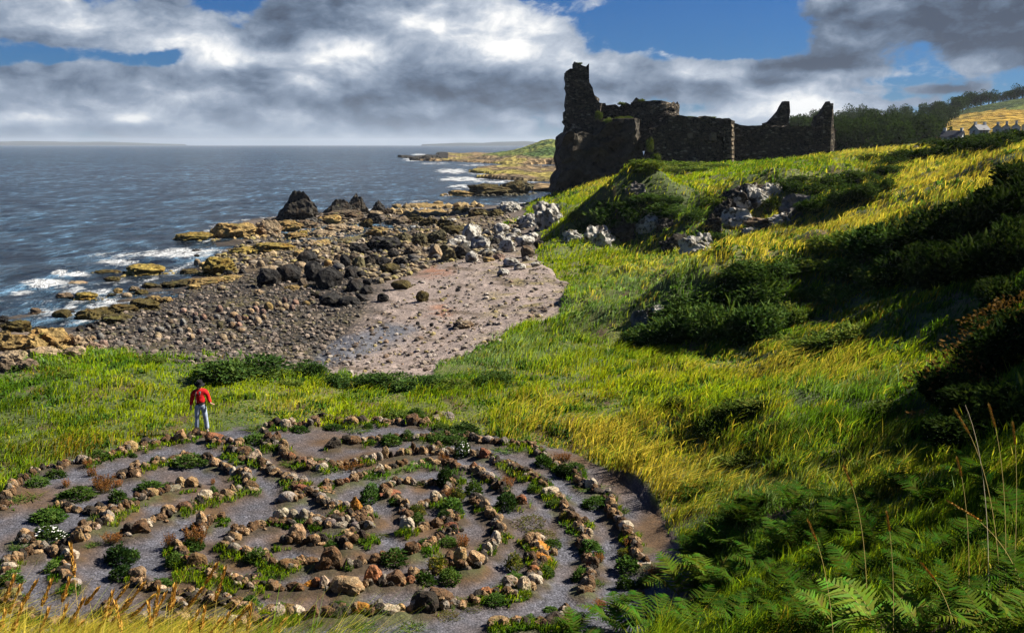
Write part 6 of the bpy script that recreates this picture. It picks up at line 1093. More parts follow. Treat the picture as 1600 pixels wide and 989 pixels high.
def grass(name, N, th0, th1, r0, r1, labonly=False, dens=None):
    thx = rs.uniform(th0, th1, N); rr = np.exp(rs.uniform(math.log(r0), math.log(r1), N))
    x = rr * np.sin(thx); y = rr * np.cos(thx)
    if labonly:
        g = bil(lab.astype(float) * (dist < .32), lr[0], lr[-1], x, y) * (fbm(x * 1.1, y * 1.1, 3, 91) > .56)
    else: g = bil(GRASSY, lr[0], lr[-1], x, y)
    ok = g > (.5 + (0 if labonly else .3 * (fbm(x * 1.5, y * 1.5, 2, 5) - .5))); x, y, rr = x[ok], y[ok], rr[ok]; n = len(x)
    z = H(x, y); u, v = project(x, y, z)
    keep = ~((u < 520) & (rr < 11)) | (rs.rand(n) < .5); x, y, z, rr, u, v = x[keep], y[keep], z[keep], rr[keep], u[keep], v[keep]; n = len(x)
    pf = fbm(x * .30, y * .30, 4, 101); pg = fbm(x * 1.1, y * 1.1, 3, 103); ph2 = fbm(x * .55 + 50, y * .55, 3, 105)
    W = {k: np.zeros(n) for k in PAL}
    W['lush'] += .85; W['yel'] += sstep(.42, .68, pf) * .95; W['gold'] += sstep(.58, .74, ph2) * .45; W['dark'] += sstep(.56, .72, pg) * .9; W['blue'] += sstep(.6, .75, fbm(x * .4, y * .4 + 30, 3, 107)) * .4; W['rust'] += sstep(.6, .75, fbm(x * .8 + 9, y * .8, 3, 109)) * .35
    if labonly: W['gold'] *= .3; W['dark'] += .9
    else:
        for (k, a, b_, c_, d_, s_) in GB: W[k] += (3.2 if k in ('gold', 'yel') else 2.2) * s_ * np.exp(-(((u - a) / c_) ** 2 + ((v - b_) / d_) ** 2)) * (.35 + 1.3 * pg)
    keys = list(PAL); Wm = np.stack([W[k] for k in keys], 1); Wm /= Wm.sum(1, keepdims=True)
    # every blade picks mostly one kind, with a little blending
    cum = np.cumsum(Wm, 1); pick = (rs.rand(n)[:, None] > cum).sum(1).clip(0, len(keys) - 1)
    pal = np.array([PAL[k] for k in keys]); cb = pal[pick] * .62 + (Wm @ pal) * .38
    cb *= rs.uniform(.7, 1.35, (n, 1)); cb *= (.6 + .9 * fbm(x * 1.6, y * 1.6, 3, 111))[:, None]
    isg = Wm[:, keys.index('gold')]
    meadow = (u < 760) & (v > 540) & (rr < 46)
    ht = np.where(meadow, .18 + .14 * pf, .27 + .26 * isg + .14 * pf + .12 * (rr < 34)); ht = ht * (.25 + 1.45 * sstep(.25, .75, pg))
    ht = np.where((u > 1040) & (v > 800), ht * .55, ht); fg = (u < 520) & (rr < 11); ht = np.where(fg, np.maximum(ht * 1.9, .5), ht)
    if labonly: ht = .10 + .10 * pg
    ht = ht * rs.uniform(.6, 1.25, n); ht = np.where(rr > 90, ht * 1.25, ht)
    ht = ht * np.where((rr < 12), .8, 1.0)
    wd_ = np.maximum(.0055, .00085 * rr) * rs.uniform(.7, 1.4, n)
    lean = .22 + .42 * fbm(x * .25, y * .25, 3, 113) + .22 * isg
    la = R(-25) + (fbm(x * .18, y * .18, 3, 115) - .5) * 2.6        # blown from the sea
    lx_ = np.cos(la) * lean + rs.normal(size=n) * .30; ly_ = np.sin(la) * lean + rs.normal(size=n) * .30
    herb = (rs.rand(n) < .55 * sstep(.5, .66, fbm(x * .8 + 40, y * .8, 3, 131))) & (rr > 9); ht = np.where(herb, ht * .55, ht); wd_ = np.where(herb, wd_ * 2.6, wd_); lx_ = np.where(herb, rs.normal(size=n) * .6, lx_); ly_ = np.where(herb, rs.normal(size=n) * .6, ly_)
    cb = np.where(herb[:, None], np.array([[.05, .105, .016]]) * rs.uniform(.5, 1.7, (n, 1)), cb)
    fa_ = rs.rand(n) * math.pi; fx, fy = np.cos(fa_) * wd_ * .5, np.sin(fa_) * wd_ * .5
    zb = z - .03
    mx, my = x + lx_ * ht * .35, y + ly_ * ht * .35; tx, ty = x + lx_ * ht * 1.05, y + ly_ * ht * 1.05
    q = np.stack([np.stack([x - fx, y - fy, zb], 1), np.stack([x + fx, y + fy, zb], 1), np.stack([mx + fx * .85, my + fy * .85, z + ht * .62], 1), np.stack([mx - fx * .85, my - fy * .85, z + ht * .62], 1), np.stack([tx, ty, z + ht * np.clip(1.1 - lean * .35, .5, 1)], 1)], 1).reshape(-1, 3)
    i = np.arange(n)[:, None] * 5
    ct = cb * (1 + .25 * isg[:, None]); C = np.stack([cb, cb, cb, cb, ct], 1).reshape(-1, 3)
    me = np_mesh(name, q, i + np.array([[0, 1, 2, 3]]), i + np.array([[3, 2, 4]]), M_GRASS, False, {'Col': C})
    tag(link(name, me), None, None, None, 'stuff'); print(name, n)
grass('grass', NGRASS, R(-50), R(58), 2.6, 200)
grass('path_edge_grass', 260000, R(-30), R(14), 15, 34, True)
# ------------------------------------------------------------------ the person in the red jacket
def skin_mesh(name, chains, material, levels=2, root=0):
    """chains: list of [(xyz, radius), ...]; a point given twice is shared"""
    idx = {}; V = []; Rr = []; E = []
    for ch in chains:
        prev = None
        for p, r in ch:
            k = tuple(round(q, 4) for q in p)
            if k not in idx: idx[k] = len(V); V.append(p); Rr.append(r)
            if prev is not None and prev != idx[k]: E.append((prev, idx[k]))
            prev = idx[k]
    me = bpy.data.meshes.new(name + '_skeleton'); me.from_pydata(V, E, [])
    o = bpy.data.objects.new(name + '_tmp', me); COL.objects.link(o)
    sk = o.modifiers.new('skin', 'SKIN'); sk.use_smooth_shade = True
    for i, sv in enumerate(me.skin_vertices[0].data):
        r = Rr[i]; sv.radius = r if isinstance(r, tuple) else (r, r); sv.use_root = (i == root)
    ss = o.modifiers.new('sub', 'SUBSURF'); ss.levels = levels; ss.render_levels = levels
    dg = bpy.context.evaluated_depsgraph_get(); ev = o.evaluated_get(dg)
    out = bpy.data.meshes.new_from_object(ev); out.name = name
    bpy.data.objects.remove(o); bpy.data.meshes.remove(me)
    out.materials.clear(); out.materials.append(material)
    out.polygons.foreach_set('use_smooth', [True] * len(out.polygons)); return out
def fingers(w, side, spread):
    """palm and five bent fingers from a wrist w; the hand hangs or turns out along 'spread'"""
    w = Vector(w); d = Vector(spread).normalized(); a = d.cross(Vector((0, 1, 0))).normalized() if abs(d.z) > .5 else Vector((0, -1, 0)); b_ = d.cross(a).normalized()
    palm = w + d * .075; ch = [[(tuple(w), .026), (tuple(palm), (.036, .02))]]
    for i, (off, ln) in enumerate(((-.030, .072), (-.010, .082), (.010, .078), (.030, .06))):
        r0 = palm + a * off * .9; p1 = r0 + d * ln * .5 + a * off * .2; p2 = r0 + d * ln - b_ * side * .016
        ch.append([(tuple(palm), (.036, .02)), (tuple(r0 + d * .012), .0105), (tuple(p1), .0095), (tuple(p2), .008)])
    t0 = w + d * .03 - a * .03; ch.append([(tuple(w), .026), (tuple(t0), .013), (tuple(t0 + d * .03 - a * .02), .011), (tuple(t0 + d * .058 - a * .022), .009)])
    return ch
SKIN = plain_mat('skin', (.50, .29, .20), .6, .3); RED = plain_mat('red_jacket', (.45, .010, .012), .85, .15, 11, .4); JEAN = plain_mat('faded_denim', (.27, .32, .41), .9, .1, 9, .4)  # jacket colour mottling paints in darker folds
BLACK = plain_mat('black_felt', (.012, .012, .013), .9, .1); HAIRM = plain_mat('dark_hair', (.03, .02, .015), .7, .3); SHOE = plain_mat('shoes', (.22, .19, .16), .8, .2); SHIRT = plain_mat('grey_top', (.09, .09, .10), .9, .1); STRAP = plain_mat('pale_strap', (.16, .13, .11), .8, .2)
pel = (0, 0, .97)
wl, wr = (-.315, -.05, .93), (.33, -.09, .99)
body = skin_mesh('body', [
    [(pel, (.15, .11)), ((0, 0, 1.14), (.135, .095)), ((0, .01, 1.32), (.155, .105)), ((0, .015, 1.44), (.10, .08)), ((0, .005, 1.50), .055), ((.004, -.01, 1.555), .062), ((.006, -.012, 1.62), (.083, .092)), ((.006, -.008, 1.70), (.082, .09)), ((.006, 0, 1.755), (.055, .06))],
    [((.006, -.012, 1.62), (.083, .092)), ((.012, -.105, 1.612), .016), ((.013, -.118, 1.60), .012)],
    [(pel, (.15, .11)), ((-.10, 0, .88), .09), ((-.125, -.02, .50), .058), ((-.15, .02, .10), .042), ((-.165, -.10, .04), .035)],
    [(pel, (.15, .11)), ((.10, 0, .88), .09), ((.14, -.02, .50), .058), ((.175, .02, .10), .042), ((.20, -.09, .04), .035)],
    [((0, .015, 1.44), (.10, .08)), ((-.185, .01, 1.42), .062), ((-.265, .03, 1.16), .045), (wl, .03)],
    [((0, .015, 1.44), (.10, .08)), ((.185, .01, 1.42), .062), ((.275, .04, 1.18), .045), (wr, .03)]] + fingers(wl, 1, (.05, -.15, -1)) + fingers(wr, -1, (.9, -.35, -.12)), SKIN, 2)
px_, py_, pz_ = hit(312, 679)
person = empty('person', (px_, py_ + .25, pz_ + .02), R(18))
tag(person, 'person in red jacket, faded jeans and black brimmed hat standing by the labyrinth', 'person')
link('body', body, person)
jk = skin_mesh('jacket', [
    [((0, 0, .99), (.19, .145)), ((0, 0, 1.14), (.178, .138)), ((0, .01, 1.32), (.205, .15)), ((0, .015, 1.44), (.15, .125)), ((0, .012, 1.51), (.085, .08))],
    [((0, .015, 1.44), (.15, .125)), ((-.185, .01, 1.42), .105), ((-.265, .03, 1.16), .075), ((-.31, -.04, .955), .062)],
    [((0, .015, 1.44), (.15, .125)), ((.185, .01, 1.42), .105), ((.275, .04, 1.18), .075), ((.325, -.08, 1.005), .062)]], RED, 2)
link('jacket', jk, person)
jn = skin_mesh('jeans', [
    [((0, 0, 1.03), (.155, .115)), ((0, 0, .96), (.165, .125)), ((-.10, 0, .86), .108), ((-.13, -.015, .50), .082), ((-.155, .01, .04), .085)],
    [((0, 0, .96), (.165, .125)), ((.10, 0, .86), .108), ((.145, -.015, .50), .082), ((.18, .01, .04), .085)]], JEAN, 2)
link('jeans', jn, person)
for s, (fx_, fy_) in ((-1, (-.16, -.04)), (1, (.188, -.035))):
    sh = skin_mesh('shoe', [[((0, .07, .045), (.042, .04)), ((0, -.03, .045), (.046, .038)), ((s * .01, -.15, .035), (.036, .028))]], SHOE, 2); link('shoe', sh, person, (fx_, fy_, 0))
def lathe(prof, n=28):
    V = []; F_ = []
    for i, (r_, z) in enumerate(prof):
        for j in range(n): a = 2 * math.pi * j / n; V.append((r_ * math.cos(a), r_ * math.sin(a) * 1.08, z + (.018 * math.cos(2 * a) if r_ > .12 else 0)))
    for i in range(len(prof) - 1):
        for j in range(n): F_.append((i * n + j, i * n + (j + 1) % n, (i + 1) * n + (j + 1) % n, (i + 1) * n + j))
    F_.append(tuple(range((len(prof) - 1) * n, len(prof) * n))); return V, F_
V, F_ = lathe([(.085, -.012), (.175, -.02), (.18, -.012), (.10, .004), (.104, .05), (.10, .10), (.085, .128), (.03, .122)])
hat = link('hat', new_mesh('hat', V, F_, BLACK), person, (.006, -.012, 1.685), (R(12), R(4), 0))
hr = skin_mesh('hair', [[((.006, .02, 1.70), (.092, .085)), ((.006, .045, 1.62), (.088, .062)), ((-.03, .05, 1.52), (.07, .045)), ((-.05, .03, 1.44), (.045, .03))]], HAIRM, 2); link('hair', hr, person)
top = new_mesh('top', [(-.045, -.118, 1.46), (.045, -.118, 1.46), (.03, -.137, 1.38), (0, -.146, 1.30), (-.03, -.137, 1.38)], [(0, 1, 2, 3, 4)], SHIRT); 
bm = bmesh.new(); bm.from_mesh(top); bmesh.ops.solidify(bm, geom=bm.faces[:], thickness=.02); bm.to_mesh(top); bm.free(); link('top', top, person, (0, -.036, 0))
for z0 in (0,):
    stp = skin_mesh('bag_strap', [[((-.10, -.12, 1.49), .013), ((-.135, -.166, 1.36), .013), ((-.14, -.165, 1.2), .013), ((-.13, -.14, 1.06), .013)]], STRAP, 1); link('bag_strap', stp, person)
blt = lathe([(.166, 0), (.170, .012), (.170, .035), (.166, .045)]); 
bl = link('belt', new_mesh('belt', [(x, y * .72, z - (0)) for x, y, z in blt[0]], blt[1], BLACK), person, (0, 0, .995))
# ------------------------------------------------------------------ land across the bay
def soil_mat(name, sc):
    m, t = mat(name); pos = t.n('ShaderNodeNewGeometry').outputs['Position']
    n = t.noise(pos, sc, 7, .7).outputs[0]; v = t.vor(pos, sc * 2).outputs['Distance']
    c = t.mix(1.0, t.n('ShaderNodeVertexColor', _layer_name='Col').outputs[0], t.ramp(n, [(.3, .45), (.5, 1), (.7, 1.55)]), 'MULTIPLY')
    b = t.bsdf(Base__Color=c, Roughness=.95, Normal=t.bump(t.m('ADD', n, v), .8, 1.0 / sc)); b.inputs['Specular IOR Level'].default_value = .1
    t.out(b.outputs[0]); return m
M_FAR = soil_mat('far_land', .12)
def fan(u0, u1, d0, d1, nu, nd):
    uu = np.linspace(u0, u1, nu); dd = np.exp(np.linspace(math.log(d0), math.log(d1), nd))
    U, D = np.meshgrid(uu, dd); A_ = (U - 800) / F / (CP + (494.5 - 240) / F * SP)
    return U, D, A_ * D
U, D, X = fan(590, 905, 285, 1500, 260, 240)
_, Vz = project(X, D, np.zeros_like(D) + .3)
jn1 = (fbm(X * .03, D * .012, 4, 5) - .5)
pu, pv = U + jn1 * 60, Vz + jn1 * 4
lm = in_poly(pu, pv, [(636, 250), (640, 245.5), (700, 241), (760, 236), (1000, 236), (1000, 257), (800, 256.5), (740, 253.5), (690, 251.5)]) | in_poly(pu, pv, [(722, 268), (770, 263), (840, 260), (1000, 259), (1000, 284), (850, 283), (800, 281), (748, 277), (775, 272)]) | in_poly(pu, pv, [(832, 290), (1000, 289), (1000, 305), (826, 301)])
hz = np.where(lm, .5 + 2.2 * np.abs(fbm(X * .04, D * .015, 4, 8) - .42) * 3, -2.0)
def gz(u0, su, d0, sd_, h_): return h_ * np.exp(-((U - u0) / su) ** 2 - (np.log(D / d0) / sd_) ** 2)
hill = gz(855, 34, 900, .16, 11) + gz(815, 34, 900, .14, 5.5) + gz(770, 34, 950, .10, 2.5) + gz(890, 34, 860, .16, 8)
hz = hz + np.where(hill > .6, hill, 0) * (.8 + .5 * fbm(X * .05, D * .03, 3, 3))
tn = fbm(X * .03, D * .03, 4, 12)
cfar = lerp(np.broadcast_to(C3(.23, .16, .08), X.shape + (3,)), np.broadcast_to(C3(.10, .075, .045), X.shape + (3,)), sstep(.45, .62, tn))
cfar = lerp(cfar, np.broadcast_to(C3(.28, .24, .05), X.shape + (3,)), sstep(.55, .7, fbm(X * .05, D * .02, 3, 33)) * .7)
green = sstep(1.2, 3.5, hill)
cfar = lerp(cfar, lerp(np.broadcast_to(C3(.05, .085, .02), X.shape + (3,)), np.broadcast_to(C3(.14, .16, .035), X.shape + (3,)), sstep(.4, .6, tn)), green)
dk = sstep(250.5, 249, Vz) * (U < 700)
cfar = lerp(cfar, np.broadcast_to(C3(.03, .027, .022), X.shape + (3,)), np.clip(dk, 0, 1))
me = np_mesh('far_shore', np.stack([X, D, hz], -1).reshape(-1, 3), grid_faces(240, 260), mat=M_FAR, cols={'Col': cfar.reshape(-1, 3)})
tag(link('far_shore', me), kind='structure')
for i, (u, v, w, h_, lb) in enumerate([(648, 251, 18, 6, 'black rock hump at the tip of the far shore, seaward one'), (665, 251, 18, 8, 'black rock hump at the tip of the far shore, middle one'), (683, 251, 20, 8, 'black rock hump at the tip of the far shore, landward one')]):
    x, y, z = at_z(u, v, 0); s = ppm(x, y, z); o = link('rock_outcrop', RK['B'][i], None, (x, y, -.3), (0, 0, i), (w / s * 1.1, w / s, h_ / s * 1.1)); o.color = (.03, .028, .025, .1); tag(o, lb, 'rock ledge', 'black humps of the far shore')
# very distant coasts
M_COAST = plain_mat('distant_coast', (.02, .03, .036), .95, .05)
def ridge(name, u0, u1, d, prof, seed):
    n = 160; us = np.linspace(u0, u1, n); hs = np.interp(us, [p[0] for p in prof], [p[1] for p in prof]); hs = hs * (.9 + .25 * fbm(us * .05, us * 0, 4, seed))
    V = []
    for u, h_ in zip(us, hs):
        a = (u - 800) / F; zt = h_ / 1500 * d + 13.8 * (1 if h_ > .05 else 0)
        for k, (dd, hh2) in enumerate(((-.05, -4), (-.02, zt * .55), (0, zt), (.05, -4))): V.append((a * d * (1 + dd), d * (1 + dd), hh2))
    me = np_mesh(name, np.array(V), np.concatenate([grid_faces(n, 4)]), mat=M_COAST); tag(link(name, me), kind='structure')
ridge('distant_hills', 660, 900, 9500, [(660, 0), (690, 1.2), (720, 2.5), (755, 2.2), (775, 3.6), (820, 4.6), (850, 3.2), (900, 3)], 4)
ridge('far_coast', -60, 300, 12500, [(-60, 4), (0, 4), (60, 5), (120, 3.5), (180, 4), (230, 2.2), (270, .8), (300, 0)], 9)

# ------------------------------------------------------------------ wooded hill inland
U, D, X = fan(1170, 1800, 215, 900, 260, 160)
vc_ = np.interp(U, [1170, 1240, 1300, 1380, 1450, 1500, 1560, 1600, 1700, 1800], [216, 204, 196, 192, 182, 173, 160, 153, 138, 125])
vg_ = np.zeros_like(D)
for kd, vv in ((215, np.full_like(vc_, 266)), (300, np.full_like(vc_, 240)), (430, np.minimum(vc_ + 34, 226)), (620, vc_), (900, vc_ + 20)): pass
f1 = np.clip((D - 215) / 85, 0, 1); f2 = np.clip((D - 300) / 130, 0, 1); f3 = np.clip((D - 430) / 190, 0, 1); f4 = np.clip((D - 620) / 280, 0, 1)
vg_ = 272 + (240 - 272) * f1 + (np.minimum(vc_ + 34, 228) - 240) * f2 + (vc_ - np.minimum(vc_ + 34, 228)) * f3 + 22 * f4
_, rz_ = ray(0, vg_) if False else (None, ((-SP + (494.5 - vg_) / F * CP) / (CP + (494.5 - vg_) / F * SP)))
HZ = CZ + rz_ * D + (fbm(X * .02, D * .02, 3, 6) - .5) * 4
tn = fbm(X * .05, D * .05, 4, 14)
ch = lerp(np.broadcast_to(C3(.03, .05, .012), X.shape + (3,)), np.broadcast_to(C3(.06, .085, .02), X.shape + (3,)), sstep(.4, .65, tn))
_, Vh = project(X, D, HZ)
fld = in_poly(U + (tn - .5) * 12, Vh + (tn - .5) * 5, [(1452, 236), (1464, 190), (1500, 178), (1560, 170), (1820, 150), (1820, 225), (1500, 225)])
ch = lerp(ch, lerp(np.broadcast_to(C3(.34, .21, .028), X.shape + (3,)), np.broadcast_to(C3(.24, .17, .025), X.shape + (3,)), sstep(.35, .6, fbm(X * .02, D * .08, 3, 2))), fld.astype(float))
fld2 = in_poly(U, Vh, [(1560, 172), (1600, 163), (1820, 140), (1820, 156), (1600, 172)])
ch = lerp(ch, np.broadcast_to(C3(.11, .13, .025), X.shape + (3,)), fld2.astype(float))
me = np_mesh('hillside', np.stack([X, D, HZ], -1).reshape(-1, 3), grid_faces(160, 260), mat=M_FAR, cols={'Col': ch.reshape(-1, 3)})
tag(link('hillside', me), kind='structure')
def hill_at(u, d):
    i = int(np.clip(np.searchsorted(D[:, 0], d), 0, len(D) - 1)); j = int(np.clip(np.searchsorted(U[0], u), 0, U.shape[1] - 1)); return X[i, j], D[i, j], HZ[i, j]

# ------------------------------------------------------------------ trees
M_BARK = plain_mat('bark', (.06, .045, .032), .95, .1, 6, .35)
TP = [(.014, .028, .008), (.022, .045, .010), (.038, .07, .016), (.055, .09, .022)]
def crown_mesh(seed, n=1500):
    r_ = np.random.RandomState(seed); Vs = []; Qs = []; Cs = []; k = 0
    for c in range(11):
        a = r_.rand() * 6.28; q = r_.rand() ** .6 * .33; cz_ = r_.uniform(.38, .82); cen = np.array([q * math.cos(a), q * math.sin(a), cz_]); rad = r_.uniform(.15, .27) * (1.15 - .4 * abs(cz_ - .55))
        m = n // 11; d = r_.normal(size=(m, 3)); d /= np.linalg.norm(d, axis=1, keepdims=True); P_ = cen + d * rad * (1 - .5 * r_.rand(m, 1) ** 1.5)
        N_ = d + r_.normal(size=(m, 3)) * .6; N_ /= np.linalg.norm(N_, axis=1, keepdims=True)
        cc = np.array(TP)[np.clip((r_.rand(m) * .6 + .4 * r_.rand()) * 4, 0, 3).astype(int)] * r_.uniform(.7, 1.3, (m, 1))
        V, Q, C = leaf_quads(P_, N_, r_.uniform(.05, .085, m), np.full(m, .045), cc, r_); Vs.append(V); Qs.append(Q + k); Cs.append(C); k += len(V)
    return np_mesh('crown_mesh', np.concatenate(Vs), np.concatenate(Qs), None, M_LEAF, False, {'Col': np.concatenate(Cs)})
def trunk_mesh(seed):
    r_ = random.Random(seed); bm = bmesh.new()
    def limb(p, q, r0, r1, n=7, m=5):
        prev = None; d = (q - p); s = d.orthogonal().normalized(); w = d.cross(s).normalized(); b_ = Vector((r_.uniform(-.03, .03), r_.uniform(-.03, .03), 0))
        for i in range(m + 1):
            t_ = i / m; c = p + d * t_ + b_ * math.sin(t_ * math.pi); rr = r0 + (r1 - r0) * t_
            ring = [bm.verts.new(c + (s * math.cos(a) + w * math.sin(a)) * rr) for a in [2 * math.pi * j / n for j in range(n)]]
            if prev: [bm.faces.new((prev[j], prev[(j + 1) % n], ring[(j + 1) % n], ring[j])) for j in range(n)]
            prev = ring
    limb(Vector((0, 0, -.05)), Vector((.02, .01, .5)), .035, .022)
    for k in range(5):
        a = k * 1.26 + r_.uniform(-.3, .3); z0 = r_.uniform(.28, .48); limb(Vector((.01, 0, z0)), Vector((.26 * math.cos(a), .26 * math.sin(a), z0 + r_.uniform(.15, .35))), .016, .005, 5, 4)
    me = bpy.data.meshes.new('trunk_mesh'); bm.to_mesh(me); bm.free(); me.materials.append(M_BARK); return me
CRM = [crown_mesh(s) for s in (1, 2, 3, 4)]; TRM = [trunk_mesh(s) for s in (1, 2)]
def tree(x, y, z, w, h_, label, grp, tint):
    r_ = empty('tree', (x, y, z), rnd.uniform(0, 6.28)); r_.scale = (w, w, h_); tag(r_, label, 'tree', grp)
    link('trunk', rnd.choice(TRM), r_); c = link('crown', rnd.choice(CRM), r_); k = tint * rnd.uniform(.8, 1.2); c.color = (k, k, k, 1); return r_
spots = []
for row, d in enumerate((262, 300, 345, 395, 450, 510, 580)):
    u0 = (1300, 1296, 1270, 1250, 1246, 1240, 1236)[row]; u1 = (1400, 1430, 1462, 1462, 1458, 1470, 1500)[row]
    n = int((u1 - u0) / (8.5 * 1500 / d) * 1.25) + 2
    for i in range(n): spots.append((u0 + (u1 - u0) * (i + rnd.uniform(-.3, .3)) / max(1, n - 1), d * rnd.uniform(.96, 1.04), 'trees of the wood behind the ruin'))
for i in range(26): spots.append((1462 + i * 10.5 + rnd.uniform(-3, 3), 640 * rnd.uniform(.97, 1.03), 'trees on the ridge above the golden field'))
for (u, d) in ((1500, 300), (1520, 296), (1540, 300), (1560, 292), (1585, 296), (1610, 300), (1475, 300), (1452, 290), (1430, 270), (1462, 262), (1500, 262), (1545, 262), (1590, 258)): spots.append((u, d, 'trees and tall scrub below the white houses'))
tc_n = {}
for (u, d, g) in sorted(spots):
    x, y, z = hill_at(u, d); low = g.startswith('trees and tall'); h_ = rnd.uniform(8.5, 12.5) if not low else rnd.uniform(3.0, 4.6)
    if 'ridge' in g: h_ = rnd.uniform(7, 11)
    tc_n[g] = tc_n.get(g, 0) + 1
    what = {'trees of the wood behind the ruin': 'dark round-crowned tree in the wood behind the ruin', 'trees on the ridge above the golden field': 'dark tree of the ridge row above the golden field', 'trees and tall scrub below the white houses': 'low scrubby tree below the white houses'}[g]
    tree(x, y, z - .3, h_ * rnd.uniform(.95, 1.25), h_, f'{what}, {ordinal(tc_n[g])} from the sea', g, .58)
# trees added out of view on the right to throw shade across the ferns
for i, (x, y, h_) in enumerate([(17.5, 12.5, 3.9), (19.8, 16.5, 4.6), (21.8, 21, 5.0), (25, 26, 5.4), (30, 33, 5.2), (36, 41, 3.8), (44, 49, 3.8)]):
    tree(x, y, float(H(x, y)) - .2, h_ * 1.0, h_, f'added shade tree out of view above the gorse and ferns, {ordinal(i + 1)} going uphill', 'added shade trees out of view', .9)

# ------------------------------------------------------------------ white houses on the hillside
M_WHITE = plain_mat('white_render', (.45, .445, .43), .8, .2, 2, .06); M_SLATE = plain_mat('slate_roof', (.045, .05, .062), .7, .3, 5, .25); M_GLASS = plain_mat('window_glass', (.03, .04, .05), .15, .5); M_DOOR = plain_mat('painted_door', (.12, .06, .04), .5, .3)
def box(bm, x0, x1, y0, y1, z0, z1):
    v = [bm.verts.new(p) for p in ((x0, y0, z0), (x1, y0, z0), (x1, y1, z0), (x0, y1, z0), (x0, y0, z1), (x1, y0, z1), (x1, y1, z1), (x0, y1, z1))]
    for q in ((0, 3, 2, 1), (4, 5, 6, 7), (0, 1, 5, 4), (1, 2, 6, 5), (2, 3, 7, 6), (3, 0, 4, 7)): bm.faces.new([v[i] for i in q])
def bmo(name, bm, m, parent):
    me = bpy.data.meshes.new(name); bm.to_mesh(me); bm.free(); me.materials.append(m); return link(name, me, parent)
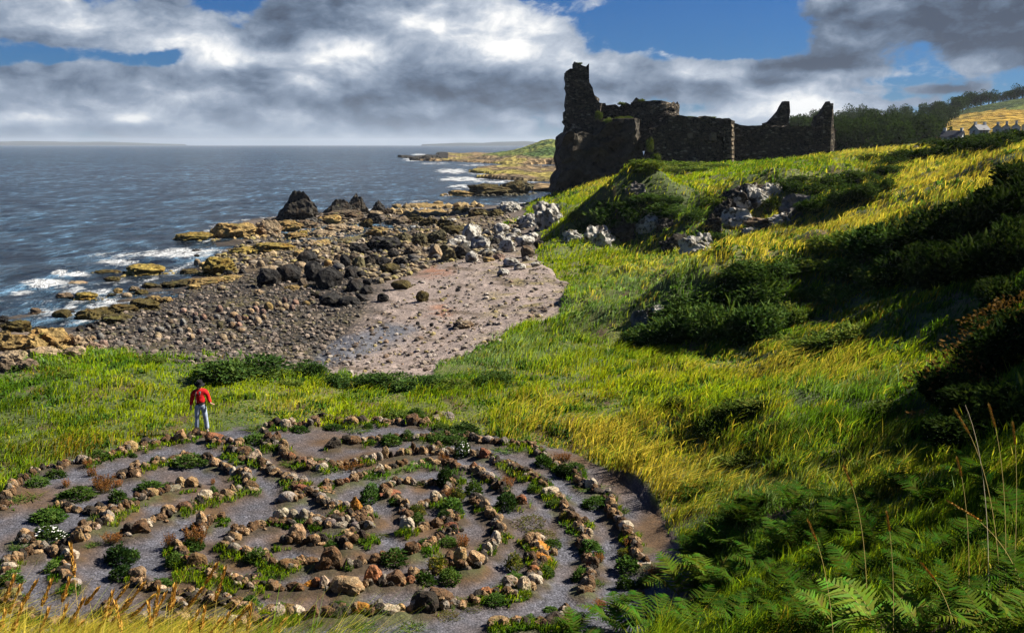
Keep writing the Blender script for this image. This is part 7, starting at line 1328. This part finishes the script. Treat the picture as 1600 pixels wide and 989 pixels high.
def house(u, v, d, L, W_, Hh, yaw, label):
    x, y, z = at_d(u, v, d); r_ = empty('house', (x, y, z - .4), yaw); tag(r_, label, 'house', 'white houses on the hillside'); rh = W_ * .42
    bm = bmesh.new()
    pv_ = [(-L / 2, -W_ / 2), (L / 2, -W_ / 2), (L / 2, W_ / 2), (-L / 2, W_ / 2)]
    b = [bm.verts.new((a, c, 0)) for a, c in pv_]; t_ = [bm.verts.new((a, c, Hh)) for a, c in pv_]; g0 = bm.verts.new((-L / 2, 0, Hh + rh)); g1 = bm.verts.new((L / 2, 0, Hh + rh))
    for i in (0, 2): bm.faces.new((b[i], b[i + 1], t_[i + 1], t_[i]))
    bm.faces.new((b[1], b[2], t_[2], g1, t_[1])); bm.faces.new((b[3], b[0], t_[0], g0, t_[3]))
    bmo('wall', bm, M_WHITE, r_)
    bm = bmesh.new(); ov = .35
    for s in (-1, 1):
        p = [(-L / 2 - ov, s * (W_ / 2 + ov), Hh - ov * rh / (W_ / 2) + .05), (L / 2 + ov, s * (W_ / 2 + ov), Hh - ov * rh / (W_ / 2) + .05), (L / 2 + ov, 0, Hh + rh + .05), (-L / 2 - ov, 0, Hh + rh + .05)]
        a = [bm.verts.new(q) for q in p]; c = [bm.verts.new((q[0], q[1], q[2] + .18)) for q in p]
        bm.faces.new(a); bm.faces.new(c); [bm.faces.new((a[i], a[(i + 1) % 4], c[(i + 1) % 4], c[i])) for i in range(4)]
    ro = bmo('roof', bm, M_SLATE, r_)
    for s in (-1, 1):
        bm = bmesh.new(); box(bm, s * L * .42 - .4, s * L * .42 + .4, -.35, .35, Hh + rh * .7, Hh + rh + 1.1); bmo('chimney', bm, M_WHITE, ro)
    for k in (-1, 1):
        bm = bmesh.new(); box(bm, k * L * .28 - .5, k * L * .28 + .5, -W_ / 2 - .04, -W_ / 2 + .05, Hh * .4, Hh * .8); bmo('window', bm, M_GLASS, r_)
    bm = bmesh.new(); box(bm, -L / 2 - .04, -L / 2 + .05, -.5, .5, Hh * .45, Hh * .85); bmo('window', bm, M_GLASS, r_)
    bm = bmesh.new(); box(bm, -.45, .45, -W_ / 2 - .04, -W_ / 2 + .05, .4, 2.3); bmo('door', bm, M_DOOR, r_)
house(1488, 221, 318, 6.0, 4.0, 1.9, R(-38), 'lone white cottage with dark slate roof at the edge of the golden field')
house(1530, 210, 345, 5, 4, 1.9, R(20), 'low white house half hidden behind the pale scrub')
for i, (u, v, lb) in enumerate([(1558, 209, 'first white house of the hillside terrace, nearest the cottage'), (1572, 208, 'second white house of the hillside terrace'), (1587, 207, 'third white house of the hillside terrace'), (1603, 205, 'last white house of the terrace at the picture edge')]): house(u, v, 340 + i * 4, 5.0, 2.8, 2.1, R(62), lb)
# ------------------------------------------------------------------ sea air
if HAZE > 0:
    m, t = mat('haze'); t.t.nodes.clear()
    pv_ = t.n('ShaderNodeVolumePrincipled', Color=(.80, .87, .95), Density=HAZE); pv_.inputs['Anisotropy'].default_value = .2
    o_ = t.n('ShaderNodeOutputMaterial'); t.t.links.new(pv_.outputs[0], o_.inputs['Volume'])
    bm = bmesh.new(); box(bm, -12000, 12000, -60, 14500, -6.0, 95.0); me = bpy.data.meshes.new('haze'); bm.to_mesh(me); bm.free(); me.materials.append(m)
    bmesh.ops.recalc_face_normals
    hz_o = link('haze', me); tag(hz_o, kind='stuff')
scene.view_settings.view_transform = 'Standard'; scene.view_settings.look = 'None'; scene.view_settings.gamma = 1; scene.view_settings.use_curve_mapping = False
scene.view_settings.exposure = EXPOSURE
scene.render.engine = 'CYCLES'
scene.cycles.use_denoising = True; scene.cycles.denoiser = 'OPENIMAGEDENOISE'; scene.cycles.denoising_input_passes = 'RGB_ALBEDO_NORMAL'; scene.cycles.denoising_prefilter = 'ACCURATE'
scene.cycles.use_adaptive_sampling = True; scene.cycles.adaptive_threshold = .015
scene.cycles.max_bounces = 5; scene.cycles.diffuse_bounces = 2; scene.cycles.glossy_bounces = 2; scene.cycles.transmission_bounces = 3; scene.cycles.transparent_max_bounces = 4
scene.cycles.caustics_reflective = False; scene.cycles.caustics_refractive = False
